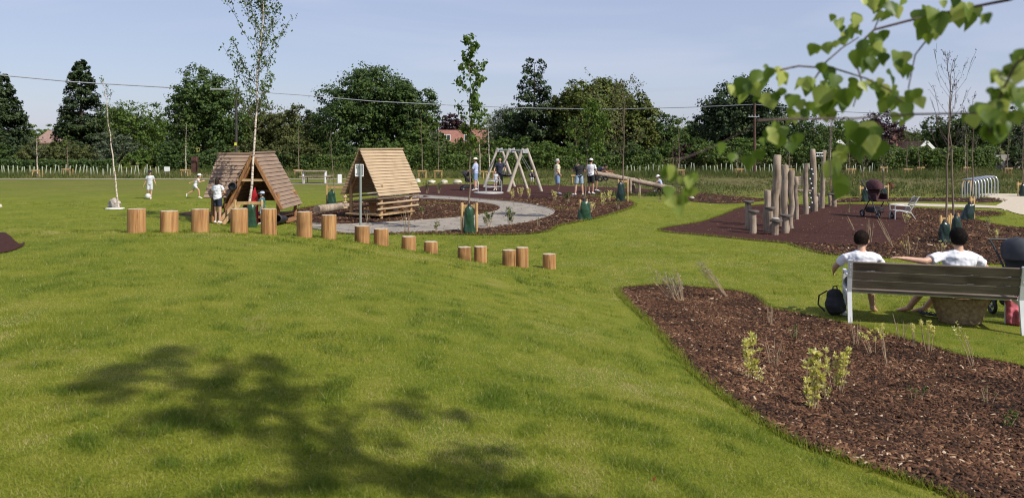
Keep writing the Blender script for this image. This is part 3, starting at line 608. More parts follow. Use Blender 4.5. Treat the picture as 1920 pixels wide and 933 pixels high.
# ================================================================ things in the park
M_logside = wood('treated_log', (.46,.275,.115), (.28,.135,.052), 5, crack=.4)
M_logtop = solid('sawn_log_end', (.48,.40,.28), .85, .2, scale=18, bump=.4, bscale=60)
M_grey = wood('weathered_robinia', (.40,.33,.26), (.24,.185,.135), 4, crack=.5)
M_swing = wood('pale_swing_timber', (.56,.50,.42), (.42,.36,.29), 4, crack=.6, mott=.4)
M_pine = wood('tan_roof_board', (.50,.36,.20), (.38,.25,.125), 5, axis=0, crack=.75)
M_pineV = wood('tan_timber', (.48,.33,.18), (.34,.21,.10), 5, axis=2, crack=.7)
M_roofb = wood('brown_roof_board', (.30,.215,.155), (.235,.165,.115), 4, axis=0, crack=.85, mott=.25)
M_roofc = wood('brown_roof_board_deep', (.30,.215,.155), (.235,.165,.115), 4, axis=1, crack=.85, mott=.25)
M_beam = wood('orange_brown_beam', (.36,.19,.08), (.22,.105,.045), 5, axis=2, crack=.6)
M_stake = wood('stake_timber', (.52,.36,.17), (.38,.24,.10), 6, crack=.7)
M_bag = solid('green_watering_bag', (.020,.062,.030), .3, .25, scale=9, bump=.6, bscale=14)
M_bagk = solid('dark_watering_bag', (.010,.028,.022), .3, .2, scale=9, bump=.6, bscale=14)
M_steel = solid('galvanised_steel', (.52,.53,.54), .42, .08, metal=.6)
M_black = solid('black_rubber', (.014,.014,.015), .55, .1)
M_blackf = solid('black_fabric', (.020,.020,.024), .8, .2, bump=.2, bscale=80)
M_white = solid('white_coated_metal', (.72,.72,.71), .4, .04)
def birch_mat():
    m, nt, b = new_mat('birch_bark'); L = nt.links.new; tc = nt.nodes.new('ShaderNodeTexCoord'); mp = nt.nodes.new('ShaderNodeMapping'); mp.inputs['Scale'].default_value = (4,4,14)
    L(tc.outputs['Object'], mp.inputs[0]); n = nt.nodes.new('ShaderNodeTexNoise'); n.inputs['Scale'].default_value = 2.2; n.inputs['Detail'].default_value = 5; L(mp.outputs[0], n.inputs['Vector'])
    r = ramp(nt, [(.05,.035,.03),(.36,.27,.20),(.66,.58,.50)], [.36,.44,.56]); L(n.outputs['Fac'], r.inputs[0]); L(r.outputs[0], b.inputs['Base Color']); b.inputs['Roughness'].default_value = .7; return m
M_birch = birch_mat()
M_twig = solid('dark_twig', (.085,.055,.048), .8, .15, scale=20)
M_stem = solid('young_stem', (.23,.165,.12), .8, .2, scale=9, stretch=(1,1,.3), c2=(.11,.075,.055))
# ---- log stumps
ordn = ['first','second','third','fourth','fifth','sixth','seventh','eighth','ninth','tenth','eleventh','twelfth','thirteenth','fourteenth','fifteenth','sixteenth']
look = ['upright tall with a dark vertical streak','slightly shorter with a cracked face','with a dark knot low down','tall beside the hut opening','pale, with a bark flake at its foot','slim tall one at the lip of the mound','with curved dark grain','below the white backed sign post','just right of the sign post','short one on the slope','shortest of all','cut off slanting by the turf','taller one with straight streaks','left of a touching pair','right of a touching pair and taller','last one at the foot of the mound']
for i, (X, Y, Z, top, r) in enumerate(stump_pos):
    g = random.Random(i); o = empty('log_stump', (X, Y, Z), g.uniform(0, 6), 'round timber stump, %s from the left, %s' % (ordn[i], look[i]) if i not in (0,) else 'leftmost round timber stepping stump, dark vertical streaks', 'stump', 'log stumps over the grass mound')
    h = top-Z; n = 40; prof = [(r*1.0,-.25),(r*1.01,0),(r,h*.5),(r*.99,h-.014),(r*.965,h-.003)]
    m = MB(); vs = []; ph = g.uniform(0,6)
    for rr_, z in prof:
        for k in range(n):
            t = 2*math.pi*k/n; q = rr_*(1+.018*math.sin(2*t+ph)+.012*math.sin(5*t+ph*2)); vs.append((q*math.cos(t), q*math.sin(t), z))
    m.add(vs, [(a*n+k, a*n+(k+1)%n, (a+1)*n+(k+1)%n, (a+1)*n+k) for a in range(4) for k in range(n)], True); m.build('log_side', M_logside, o)
    m = MB(); m.add([(v[0], v[1], h-.003+.004*math.cos(k)*.5) for k, v in enumerate(vs[-n:])]+[(0,0,h+.003)], [(k,(k+1)%n,n) for k in range(n)])
    if g.random() < .6:
        a = g.uniform(0,6); m.bar((0,0,h+.003),(math.cos(a)*r*.9,math.sin(a)*r*.9,h+.002),.004,.003,bev=0)
    m.build('sawn_top', M_logtop, o)
# ---- saplings
def sap_leafmesh(pts, n, size, spread, seed, down=.4):
    g = np.random.default_rng(seed); P = np.array(pts); j = g.integers(0, len(P), n); C = P[j]+g.normal(0, spread, (n,3)); C[:,2] -= abs(g.normal(0, spread*down, n))
    N = g.normal(size=(n,3))+np.array([0,0,.3]); ax = np.tile([0,0,-1.], (n,1)); v, f = leaf_quads(C, N, size*g.uniform(.6,1.35,n), .75, ax, .12); return np_mesh('foliage', v, f, np.clip(g.normal(.5,.22,n),0,1))
def sapling(label, px, py, top, trunk_lean=0, r=.03, crown=(.35,.5), leafk='mid', n=400, ls=.08, guard='bag', barkm=None, name='young_tree', Y=None, group='young planted trees', nb=14, bagm=None, up=1.0, sh=.65, seedx=0, bagw=.17, ang=0., clump=.05, clist=None):
    """slim planted tree: stem, side branches, leaves; stakes and watering bag are things of their own beside it"""
    base = gp(px, py) if Y is None else Vector(((px-CX)/F*Y, Y, 0)); s = base.y/F; Ht = H+(HY-top)*s; g = random.Random(int(px*7+seedx))
    o = empty(name, base, 0, label, 'young tree', group); zc = Ht*crown[0] if crown[0] < 1 else crown[0]; wd = crown[1]
    m = MB(); lean = trunk_lean*s; sp = []
    for k in range(13):
        t = k/12; sp.append(Vector((lean*t+g.uniform(-1,1)*.012*Ht*(.3+t*.3), g.uniform(-1,1)*.01*Ht*(.3+t*.3), Ht*t-.05*(k==0))))
    m.tube(sp, [r*(1-.85*(k/12)) for k in range(13)], 8); m.build('stem', barkm or M_stem, o)
    br = MB(); ends = []; twn = []
    for k in range(nb):
        t = (zc/Ht)+(1-zc/Ht)*(k+.3)/nb*.97; q = t*12; i0 = min(int(q), 11); b = sp[i0].lerp(sp[i0+1], q-i0); a = g.uniform(0, 6.28); L_ = wd*(1.25-abs(t-(zc/Ht+.35))*.9)*g.uniform(.45,1.1)*(1 if t < .85 else .5)
        e = b+Vector((math.cos(a)*L_*sh, math.sin(a)*L_*sh, L_*up)); mid = b.lerp(e,.5)+Vector((math.cos(a),math.sin(a),0))*L_*.12
        br.tube([b, mid, e], [r*.32*(1.2-t), r*.2*(1.2-t), .003+.0005*base.y/10], 5)
        for u in np.linspace(.25, 1, 7): ends.append(b.lerp(mid,u*2) if u < .5 else mid.lerp(e,(u-.5)*2))
        for w_ in range(2):
            st = mid.lerp(e, g.uniform(0,.8)); a2 = a+g.choice((-1,1))*g.uniform(.5,1.2); e2 = st+Vector((math.cos(a2)*sh,math.sin(a2)*sh,up*.8))*L_*.4; br.tube([st,e2],[r*.12,.003],4); ends += [st.lerp(e2,.5), e2]
    br.build('branches', M_twig if barkm else M_stem, o)
    if n: link('foliage', sap_leafmesh([tuple(e) for e in ends+[sp[-1]]*3], n, ls, clump, int(px)+seedx), LEAF[leafk] if isinstance(leafk, str) else leafk, o)
    return o, base
def stakes(label, base, w_, h, ang=0, rad=.035, plain=False, col=None, n=2, nm='tree_stakes'):
    o = empty(nm, base, ang, label, 'tree stakes', 'stakes holding young trees')
    for k in range(n):
        x = (k-(n-1)/2)*w_/(max(n-1,1)); m = MB(); m.tube([(x,0,-.1),(x,0,h-.01),(x,0,h)], [rad,rad,rad*.8], 10); m.build('stake', col or M_stake, o)
    m = MB(); m.bar((-w_/2-.04,-.0,h-.10),(w_/2+.04,-.0,h-.10),.035,.09); m.build('crossbar', col or M_stake, o); return o
def bag(label, base, w_, h, mt=None, seed=0, dx=0, dy=-.06, lean=0):
    g = random.Random(seed); m = MB(); n = 28; prof = []
    for k in range(13):
        t = k/12; rr_ = w_*.90*(.66+.38*(1-t)+.03*math.sin(t*9+seed))*(1 if k else .95); z = h*t; ring = []
        for j in range(n):
            a = 6.283*j/n; q = rr_*(1+.09*math.sin(3*a+t*5+seed)+.07*math.sin(7*a+t*11+seed)+.05*abs(math.cos(2*a))); cs, sn = math.cos(a), math.sin(a); q *= 1+.10*noise.noise(Vector((cs*2, sn*2, z*7+seed))); ring.append((q*math.copysign(abs(cs)**.7, cs)*(.72 if t > .93 else 1)+lean*t, q*math.copysign(abs(sn)**.7, sn)*.62*(.62 if t > .93 else 1), z+(.03*noise.noise(Vector((cs,sn,seed))) if t > .9 else 0)))
        prof += ring
    m.add(prof, [(a*n+k, a*n+(k+1)%n, (a+1)*n+(k+1)%n, (a+1)*n+k) for a in range(12) for k in range(n)], True); m.add(prof[:n], [tuple(range(n-1,-1,-1))]); m.add(prof[-n:], [tuple(range(n))])
    o = empty('watering_bag', (base[0]+dx, base[1]+dy, 0), 0, label, 'watering bag', 'watering bags at young trees'); m.build('bag_body', mt or M_bag, o)
    m = MB(); m.tube([(lean-.01,.03,h-.03),(lean,.04,h+.03),(lean+.01,.05,h+.08)], [w_*.28,w_*.24,w_*.20], 10); m.build('strap', M_blackf, o); return o
# tall birch in front of the brown hut
o, b = sapling('tall young birch with pale leaning stem in front of the brown play hut', 466, 425, -45, 30, .044, (2.6,1.15), 'mid', 3800, .070, barkm=M_birch, name='birch_tree', nb=44, up=1.15, sh=.62, clump=.055)
b_birch = b
stakes('low pair of stakes with a plank at the tall birch by the brown hut', b+Vector((.02,-.05,0)), .78, .80); bag('green watering bag behind the fourth and fifth stumps at the tall birch', b, .17, .66, seed=1, dx=.1)
o, b = sapling('leaning slim birch with pale stem left of the football boy', 223, 392, 150, -30, .035, (2.3,.42), 'mid', 280, .055, barkm=M_birch, name='birch_tree', nb=12, up=1.3, sh=.35, clump=.03)
o, b = sapling('bright leafy young lime tree rising in the middle above the path', 880, 436, 70, 2, .026, (2.0,.50), 'bright', 1150, .115, nb=22, up=.75, sh=.75, clump=.055, name='lime_sapling')
stakes('pair of round stakes at the middle lime tree by the path', b+Vector((.0,0,0)), .40, .82, rad=.04); bag('bright green watering bag in the middle by the grey path', b, .165, .72, seed=2)
o, b = sapling('leafy young tree in front of the golden cypress with drooping crown', 1094, 412, 190, 14, .026, (1.75,.72), 'bright', 1300, .11, nb=16, up=.6, sh=.8, clump=.075, name='lime_sapling')
stakes('stakes at the young tree beside the swings mulch bed', b, .30, .66, ang=.7, rad=.035); bag('pale creased green watering bag right of the path end', b, .24, .60, seed=3, dx=.03)
o, b = sapling('thin leaved young tree standing before the seesaw', 1168, 378, 155, 2, .035, (1.8,1.5), 'olive', 900, .09, nb=30, up=.75, sh=.8, clump=.08, name='young_oak')
stakes('stakes at the thin tree by the seesaw', b, .40, .95); bag('tall dark green watering bag by the seesaw', b, .20, .80, M_bagk, 4, dx=-.1)
o, b = sapling('spindly sapling between the two play huts', 630, 388, 245, -12, .022, (1.5,.4), 'mid', 90, .06, nb=9, group='spindly saplings')
stakes('tall stakes at the spindly sapling between the huts', b, .72, .86, rad=.03); bag('green watering bag between the two play huts', b, .19, .60, seed=5, dx=-.16)
# bare saplings by the bench
Lbud = toned('dark_buds', [(.02,.012,.012),(.05,.025,.025)], None, .7)
for lb, px, py, top, ln, sx, cr in (('left bare sapling of the pair with dark buds behind the seated men',1771,455,112,14,1,(2.0,.65)),('right bare sapling of the pair, taller stem behind the seated men',1789,450,100,-12,2,(2.0,.7)),('bare thin sapling right of the pair by the cycle hoops',1823,412,180,2,3,(2.0,.5))):
    o, b = sapling(lb, px, py, top, ln, .030 if sx < 3 else .026, cr, Lbud, 150, .036, barkm=M_stem, nb=16, up=1.15, sh=.55, seedx=sx, clump=.02, name='bare_sapling', group='bare young trees')
    stakes('stakes of the '+('left','right','lone third')[sx-1]+' bare sapling', b, .22 if sx < 3 else .12, .68 if sx < 3 else .75, ang=.2, rad=.032)
b1 = gp(1771,455); bag('dark slumped watering bag at the left bare sapling behind the men', b1, .17, .50, M_bagk, 8, dx=-.02); bag('second dark watering bag lying at the right bare sapling', gp(1789,452), .15, .62, M_bagk, 9, dx=.03)
bag('dark teal watering bag leaning left at the lone bare sapling', gp(1820,412), .22, .5, M_bagk, 10, dx=-.16, lean=.12)
# saplings with bags further off, right half
for i, (px, py, top, kd, lb, bg_) in enumerate([(1622,378,290,'olive','thin sapling behind the pushchair, left of two',1),(1656,374,292,'mid','thin sapling behind the pushchair, right of two',1),(1813,362,255,'mid','leafy sapling behind the cycle hoops',1),(1917,368,225,'grey','grey leaved sapling at the far right edge',1),(1566,362,300,'mid','sapling behind the stepping plate at the right of the posts',1)]):
    o, b = sapling(lb, px, py, top, -6 if i == 0 else 2, .028, (1.3,.6), kd, 200, .075, nb=12, seedx=i, name='young_tree', group='young trees with dark bags')
    stakes('short stakes at the '+lb, b, .42, .68, rad=.03); bag('dark bag at the '+lb, b, .17, .55, M_bagk, 20+i)
# far saplings with low square guards
M_fsap = M_stem
spots = [(70,333,255,'pale','left of the brown bushes'),(128,330,262,'thin','in front of the brown bushes'),(348,332,230,'straight pale','in front of the chestnut'),(792,334,205,'slim twin','behind the tan hut'),(822,334,250,'slim','right of the tan hut'),(900,335,240,'slim pale','left of the lime tree'),(918,336,215,'tall pale','beside the swings'),(1080,345,230,'thin','left of the drooping tree'),(1655,326,262,'small','by the pushchair'),
 (1262,330,262,'small round','right of the seesaw'),(1275,332,225,'thin tall','above the seesaw end'),(1385,330,285,'small','below the telegraph pole'),(1480,330,262,'small','behind the thick post'),(1556,330,215,'pale tall','right of the tallest post'),(1594,330,262,'small','under the hanging leaves'),(1724,326,255,'small','below the gabled house'),(1810,326,240,'pale','left of the stone wall'),(1888,328,232,'bushy','by the stone wall'),(1700,330,250,'thin','left of the gabled house'),(560,332,230,'thin','above the brown hut roof')]
sp0 = None
for i, (px, py, top, ad, wh) in enumerate(spots):
    o, b = sapling('%s far sapling %s' % (ad, wh), px, py, top, random.uniform(-4,4), .045, (.45,.9), ['grey','mid','bright','mid'][i % 4], 110, .13, Y=F*H/(py-HY), nb=9, seedx=i, name='far_sapling', group='far saplings before the hedge', clump=.12, barkm=M_birch if 'pale' in ad else M_stem)
    if sp0 is None:
        sp0 = empty('sapling_guard', b, 0, 'x', 'sapling guard', 'square timber guards at far saplings')
        for sx, sy in ((-1,-1),(1,-1),(1,1),(-1,1)): m = MB(); m.bar((sx*.24,sy*.2,0),(sx*.24,sy*.2,.55),.055,.055); m.build('post', M_stake, sp0)
        m = MB(); m.bar((-.32,-.24,.53),(.32,-.24,.53),.04,.09); m.build('rail', M_stake, sp0); q = sp0
    else: q = copy_tree(sp0); q.location = b
    q['label'] = 'low timber guard round the %s far sapling %s' % (ad, wh)
# ---- pale tube guards in rows
M_tube = solid('pale_tube_guard', (.25,.28,.19), .6, .1)
m = MB(); m.lathe([(.042,0),(.042,.01),(.038,.72),(.034,.72),(.034,.70)], 8); tg0 = None
tb = []
for x in np.arange(-5, 300, 7.6): tb.append((x+random.uniform(-2,2), 329+random.uniform(-3,1.5), 'left'))
for x in np.arange(1176, 1305, 8): tb.append((x+random.uniform(-2,2), 325+random.uniform(-2.5,1), 'seesaw'))
for x in np.arange(1318, 1668, 7.2): tb.append((x+random.uniform(-2,2), 324+random.uniform(-2.5,1.5), 'posts'))
for x in np.arange(400, 470, 12): tb.append((x+random.uniform(-2,2), 327+random.uniform(-1,1), 'hut'))
for x, y, k in tb:
    if tg0 is None: o = tg0 = m.build('tree_guard', M_tube)
    else: o = tg0.copy(); COL.objects.link(o)
    b = gp(x, y); o.location = (b.x, b.y, -.02); o.rotation_euler = (random.uniform(-.1,.1), random.uniform(-.14,.14), 0); o.scale = (1,1,random.uniform(.8,1.25))
    tag(o, {'left':'slim pale tube guard in the row along the left hedge','seesaw':'slim pale tube guard in the row behind the seesaw','posts':'slim pale tube guard in the row behind the climbing posts','hut':'slim pale tube guard in the short row behind the brown hut'}[k], 'tree guard', {'left':'tube guards along the left hedge','seesaw':'tube guards behind the seesaw','posts':'tube guards behind the climbing posts','hut':'tube guards behind the brown hut'}[k])
# ---- play hut, tan: gable at A, ridge along d
def aframe(o, Wd, Ln, ze, zr, roofm, boards, y0=0, sides=(1,-1), name='roof', ov=.06):
    for sd in sides:
        m = MB(); a = Vector((0,0,zr)); b = Vector((sd*Wd/2,0,ze)); dv = b-a; L_ = dv.length; u = dv.normalized(); nn = Vector((sd*(zr-ze),0,Wd/2)).normalized(); k = boards; st = L_/k
        for i in range(k):
            p = a+u*(i*st); q = a+u*((i+1)*st+.018); off0 = .012; off1 = .044
            P = [p+nn*off0, q+nn*off1]; T = .022; vs = []
            for yy in (y0-ov, y0+Ln+ov):
                jj = random.uniform(-.006,.006); vs += [P[0]+Vector((0,yy+jj,0)), P[1]+Vector((0,yy+jj,0)), P[1]+nn*-T+Vector((0,yy+jj,0)), P[0]+nn*-T*.6+Vector((0,yy+jj,0))]
            m.add(vs, [(0,1,2,3),(7,6,5,4),(0,4,5,1),(1,5,6,2),(2,6,7,3),(3,7,4,0)])
        m.build(name, roofm, o)
    m = MB(); m.box((0, y0+Ln/2, zr+.035), (.12, Ln+2*ov+.02, .05)); m.build('ridge_cap', roofm, o)
M_pineY = wood('tan_roof_board_long', (.46,.35,.23), (.38,.28,.175), 4, axis=1, crack=.85, mott=.25)
dn = Vector((.47,.88)).normalized(); rz = math.atan2(-dn.x, dn.y)
hut2 = empty('play_hut', (-4.91, 25.8, 0), rz, 'play hut with pale tan boarded roof and open gable behind the sign post', 'play hut')
aframe(hut2, 1.54, 2.2, .78, 2.24, M_pineY, 15)
for sx in (-1,1):
    for yy in (.28, 1.92): m = MB(); m.tube([(sx*.62,yy,-.1),(sx*.62,yy,1.12)], .055, 10); m.build('post', M_pineV, hut2)
    for k, z in enumerate((.42,.60,.78)):
        m = MB(); m.tube([(sx*.70,-.02,z-.08),(sx*.70,2.25,z-.08)], .036, 10); m.build('rail', M_pineY, hut2)
m = MB()
for k in range(8): m.box((0,.2+k*.25,.15), (1.4,.235,.05), bev=.004)
m.build('floor', M_pine, hut2)
for yy in (.3,1.9):
    for sx in (-1,1): m = MB(); m.bar((sx*.68,yy,.80),(0,yy,2.10),.06,.10,up=(0,1,0)); m.build('rafter', M_beam, hut2)
m = MB(); m.bar((-.5,1.9,1.25),(.5,1.9,1.25),.05,.10,up=(0,1,0)); m.build('tie_beam', M_beam, hut2)
m = MB(); m.box((0,1.1,.52),(.42,1.2,.05)); m.box((0,.65,.33),(.3,.06,.36)); m.box((0,1.55,.33),(.3,.06,.36)); m.build('table', M_beam, hut2)
for sx in (-1,1):
    m = MB(); m.box((sx*.45,1.1,.36),(.2,1.4,.05)); sq = m.build('seat', M_beam, hut2)
    for yq in (.6,1.6): m = MB(); m.box((sx*.45,yq,.25),(.16,.06,.17)); m.build('seat_leg', M_beam, sq)
# brown hut with two wings
hut1 = empty('play_hut', (-8.02, 24.6, 0), 0, 'larger play hut with brown boarded roofs in two wings left of centre', 'play hut')
M_ply = wood('brown_panel', (.25,.135,.065), (.17,.085,.04), 4, crack=.8)
aframe(hut1, 1.87, 2.15, .44, 2.14, M_roofc, 14)
wing = MB(); 
# wing: ridge along x from -1.13 to -.05 at y=1.0
for sd in (-1,1):
    a = Vector((0,1.0,2.10)); b = Vector((0,1.0+sd*1.2,.79)); u = (b-a).normalized(); L_ = (b-a).length; nn = Vector((0,sd*1.31,1.2)).normalized(); k = 11; st = L_/k
    for i in range(k):
        p = a+u*i*st; q = a+u*((i+1)*st+.018); vs = []
        for xx in (-1.42, -.25-.5*i/k if sd < 0 else -.3): vs += [p+nn*.012+Vector((xx,0,0)), q+nn*.044+Vector((xx,0,0)), q+nn*.012+Vector((xx,0,0)), p+Vector((xx,0,0))]
        wing.add(vs, [(3,2,1,0),(4,5,6,7),(1,5,4,0),(2,6,5,1),(3,7,6,2),(0,4,7,3)])
wing.box((-.85,1.0,2.14),(1.2,.12,.05)); wing.build('side_roof', M_roofb, hut1)
for (a, b) in (((-.93,-.03,.10),(.02,-.03,2.10)),((-.80,.10,.30),(-.06,.10,1.85)),((.93,-.03,.42),(.02,-.03,2.08)),((-.93,2.0,.3),(0,2.0,2.08)),((.93,2.0,.4),(0,2.0,2.08))):
    m = MB(); m.bar(a, b, .09, .13, up=(0,1,0)); m.build('rafter', M_beam, hut1)
m = MB(); m.bar((-.45,-.02,1.32),(.42,-.02,1.32),.07,.09,up=(0,1,0)); m.build('tie_beam', M_pine, hut1)
m = MB(); m.bar((-.80,1.9,.88),(.80,1.9,.88),.07,.09,up=(0,1,0)); m.build('tie_beam', M_pine, hut1)
m = MB(); m.add([(-.75,2.04,.55),(.75,2.04,.55),(.0,2.04,2.0),(-.75,2.08,.55),(.75,2.08,.55),(.0,2.08,2.0)], [(0,1,2),(3,5,4),(0,3,4,1),(1,4,5,2),(2,5,3,0)]); m.build('back_panel', M_ply, hut1)
for (x, y) in ((-.85,.05),(.78,.05),(.78,2.0),(-.85,2.0),(-1.3,.2),(-1.3,1.9)): m = MB(); m.tube([(x,y,-.1),(x,y,.9 if x > -1 else .95)], .055, 10); m.build('post', M_beam, hut1)
m = MB()
for k in range(7): m.box((-.1,.18+k*.29,.16),(1.7,.27,.05), bev=.004)
m.build('floor', M_beam, hut1)
m = MB(); m.bar((.95,-.25,.03),(.95,2.3,.03),.12,.10); m.bar((1.15,-.2,.06),(1.15,2.2,.06),.12,.06); m.build('ground_rail', M_beam, hut1)
m = MB(); m.bar((-.95,-.35,.0),(-.55,.0,.62),.08,.10); m.bar((-.75,-.45,.0),(-.35,-.08,.62),.08,.10); 
m.build('ladder', M_pineV, hut1)
# red flag panel, black porthole tube, pipe
m = MB(); n = 9; vs = []
for i in range(n):
    t = i/(n-1); w0 = .16*(1-.6*t); vs += [(-w0*.6-.03*math.sin(t*4),.01*math.sin(t*7),.95-.0+t*.52),(w0*.6+.03*math.sin(t*5),.01*math.sin(t*7+1),.95+t*.52)]
vs2 = [(x,y+.012,z) for x,y,z in vs]; k = len(vs)
m.add(vs+vs2, [(2*i,2*i+1,2*i+3,2*i+2) for i in range(n-1)]+[(k+2*i+2,k+2*i+3,k+2*i+1,k+2*i) for i in range(n-1)]+[(2*i,2*i+2,k+2*i+2,k+2*i) for i in range(n-1)]+[(2*i+3,2*i+1,k+2*i+1,k+2*i+3) for i in range(n-1)])
m.tube([(.05,.02,.36),(.05,.02,.98)], .05, 8)
o = m.build('red_play_panel', solid('red_plastic', (.42,.012,.02), .4), None, (-7.86,24.35,-.36)); tag(o, 'red curved play panel inside the opening of the brown hut', 'play panel')
m = MB(); m.lathe([(.10,-.05),(.125,-.05),(.125,.05),(.10,.05),(.09,.04),(.09,-.04)], 24, M=Matrix.Rotation(R(78),3,'X'))
o = m.build('porthole_drum', M_black, None, (-8.55,24.38,1.14)); tag(o, 'round black drum mounted left of the brown hut opening', 'play drum')
b = gp(533,418); m = MB(); m.lathe([(.10,-.35),(.13,-.35),(.13,.35),(.10,.35),(.10,.34),(.10,-.34)], 20, (0,0,.12), Matrix.Rotation(R(82),3,'X'))
o = m.build('drain_pipe', M_black, None, (b.x, 24.2, .03)); tag(o, 'short black pipe end on the bark beside the brown hut', 'pipe')
# notice sign on post, seen from behind
Yb = F*H/(434-HY); p0 = at(676, 434, Yb); o = empty('park_sign', (p0.x, p0.y, 0), 0, 'white framed sign seen from behind on a grey metal post', 'sign')
zt_ = H-(308-HY)/F*Yb; zb_ = H-(331-HY)/F*Yb
m = MB(); m.tube([(0,0,-.1),(0,0,zt_-.02)], .034, 12); m.lathe([(.036,zt_-.03),(.036,zt_),(.02,zt_+.008)], 12); m.build('post', solid('grey_post', (.30,.33,.31), .45, .05, metal=.3), o)
m = MB(); m.box((-.04,.055,(zt_+zb_)/2+.0),(.225,.02,zt_-zb_), bev=.004); pl = m.build('sign_panel', M_white, o)
m = MB(); zc = (zt_+zb_)/2; hh_ = (zt_-zb_)/2
for a, b, c_, d_ in ((-.04,zc+hh_-.012,.235,.024),(-.04,zc-hh_+.012,.235,.024)): m.box((a,.032,b),(c_,.03,d_), bev=.003)
for x in (-.15,.07): m.box((x,.032,zc),(.02,.028,2*hh_-.05), bev=.003)
m.build('panel_frame', M_white, pl)
m = MB(); m.box((-.04,.03,zc+.09),(.19,.012,.02)); m.box((-.04,.03,zc-.09),(.19,.012,.02)); m.build('bracket', M_steel, o)
# lying log beside tan hut
a = gp(594, 400); b = gp(652, 393); m = MB(); pts = [Vector((a.x,a.y,.13)), Vector((a.x,a.y,.13)).lerp(Vector((b.x,b.y,.15)),.5), Vector((b.x,b.y,.15))]; m.tube(pts, [.16,.15,.135], 14)
tag(m.build('fallen_log', M_grey), 'pale barkless log lying on bark between the two huts', 'log')
# ---- swings
A3 = Vector((0.66, 41.0, 0)); A1 = Vector((-.72, 45.6, 0)); ax = (A1-A3); Ls = ax.length; axn = ax.normalized(); rz = math.atan2(axn.y, axn.x)-math.pi/2
sw = empty('swing_set', A3, rz, 'timber swing frame of three splayed leg pairs on rubber surface', 'swing')
zs = 2.22
for k, yy in enumerate((0, Ls*.5, Ls)):
    for sx in (-1,1):
        m = MB(); m.tube([(sx*.95,yy,-.15),(sx*.52,yy,1.1),(sx*.10,yy,zs)], [.085,.082,.075], 12); m.build('leg', M_swing, sw)
    m = MB(); m.box((0,yy-.11,zs-.14),(.30,.012,.20)); m.box((0,yy+.11,zs-.14),(.30,.012,.20)); m.build('steel_bracket', M_steel, sw)
m = MB(); m.tube([(0,-.12,zs-.12),(0,Ls+.12,zs-.12)], .045, 12); m.build('top_beam', M_steel, sw)
def sw_seat(yy, ang, zseat, name):
    c = [];  
    for d in (-.2,.2):
        m = MB(); L_ = zs-.14-zseat-.35; m.tube([(0,yy+d,zs-.14),(math.sin(ang)*L_,yy+d,zs-.14-math.cos(ang)*L_)], .008, 5); m.build('chain', M_steel, sw)
    return Vector((math.sin(ang)*L_, yy, zs-.14-math.cos(ang)*L_))
ps = sw_seat(1.1, .55, .35, ''); m = MB(); q = Matrix.Rotation(-.55,3,'Y')
m.lathe([(.10,-.30),(.16,-.27),(.19,-.10),(.20,0),(.17,0),(.15,-.20)], 16, ps, q); m.build('cradle_seat', M_black, sw); baby_local = ps
ps2 = sw_seat(Ls*.75, 0, .30, ''); m = MB(); m.lathe([(.42,-.03),(.47,-.06),(.5,0),(.47,.05),(.42,.03)], 24, (0,Ls*.75,.72)); m.lathe([(.43,0),(.01,-.09)],20,(0,Ls*.75,.72)); m.build('nest_seat', M_black, sw)
# ---- roundabout
p0 = gp(916, 363); o = empty('roundabout', p0, 0, 'low steel roundabout with handrails turned by a child', 'roundabout'); rd = 28/F*p0.y
m = MB(); m.lathe([(rd*.96,.0),(rd,.02),(rd,.07),(rd*.97,.08),(.01,.085)], 40); m.build('platform', solid('chequer_plate', (.42,.40,.36), .6, .1, metal=.2), o)
for k in range(3):
    a0 = k*2.094+.4; m = MB(); f_ = lambda a, z, r_=.92: Vector((math.cos(a)*rd*r_, math.sin(a)*rd*r_, z))
    m.tube([f_(a0,.08), f_(a0,.60), f_(a0+.12,.66), f_(a0+.5,.67), f_(a0+.9,.67), f_(a0+1.28,.66), f_(a0+1.4,.60), f_(a0+1.4,.08)], .019, 8); m.tube([f_(a0+.02,.35), f_(a0+.7,.36), f_(a0+1.38,.35)], .014, 6); m.build('handrail', M_steel, o)
# ---- seesaw
s0 = gp(1186, 361.5); o = empty('seesaw', s0, 0, 'long twin log seesaw tipped down to the right with tyres under its ends', 'seesaw')
L0 = Vector(((1115-CX)/F*s0.y-s0.x, .15, H-(325-HY)/F*s0.y)); L1 = Vector(((1258-CX)/F*s0.y-s0.x, -.35, H-(353-HY)/F*s0.y))
for sy, nm in ((-.32,0),(.32,1)):
    m = MB(); A_, B_ = L0+Vector((0,sy,0)), L1+Vector((0,sy*.9,0)); m.tube([A_, A_.lerp(B_,.3)+Vector((0,0,.03)), A_.lerp(B_,.7)+Vector((0,0,.02)), B_], [.12,.125,.12,.12], 12); m.build('beam', M_grey, o)
for t in (.04,.5,.96):
    q = L0.lerp(L1,t)+Vector((0,0,.06)); m = MB(); m.box(q, (.30,.75,.10)); m.build('cross_seat', M_grey, o)
for px in (1179.5,1186,1191,1196):
    x = (px-CX)/F*s0.y-s0.x; yy = -.45 if px < 1183 or px > 1194 else .5; m = MB(); m.tube([(x,yy,-.1),(x,yy,.74)], .075, 10); m.build('pivot_post', M_grey, o)
def torus(c, R_, r_, M=None, n=20, k=8):
    m = MB(); pts = []
    vs = [];
    for i in range(n):
        a = 6.283*i/n
        for j in range(k):
            b_ = 6.283*j/k; p = Vector(((R_+r_*math.cos(b_))*math.cos(a), (R_+r_*math.cos(b_))*math.sin(a), r_*math.sin(b_))); vs.append((M @ p if M else p)+Vector(c))
    m.add(vs, [(i*k+j, ((i+1)%n)*k+j, ((i+1)%n)*k+(j+1)%k, i*k+(j+1)%k) for i in range(n) for j in range(k)], True); return m
RX = Matrix.Rotation(R(90),3,'X'); RY = Matrix.Rotation(R(90),3,'Y')
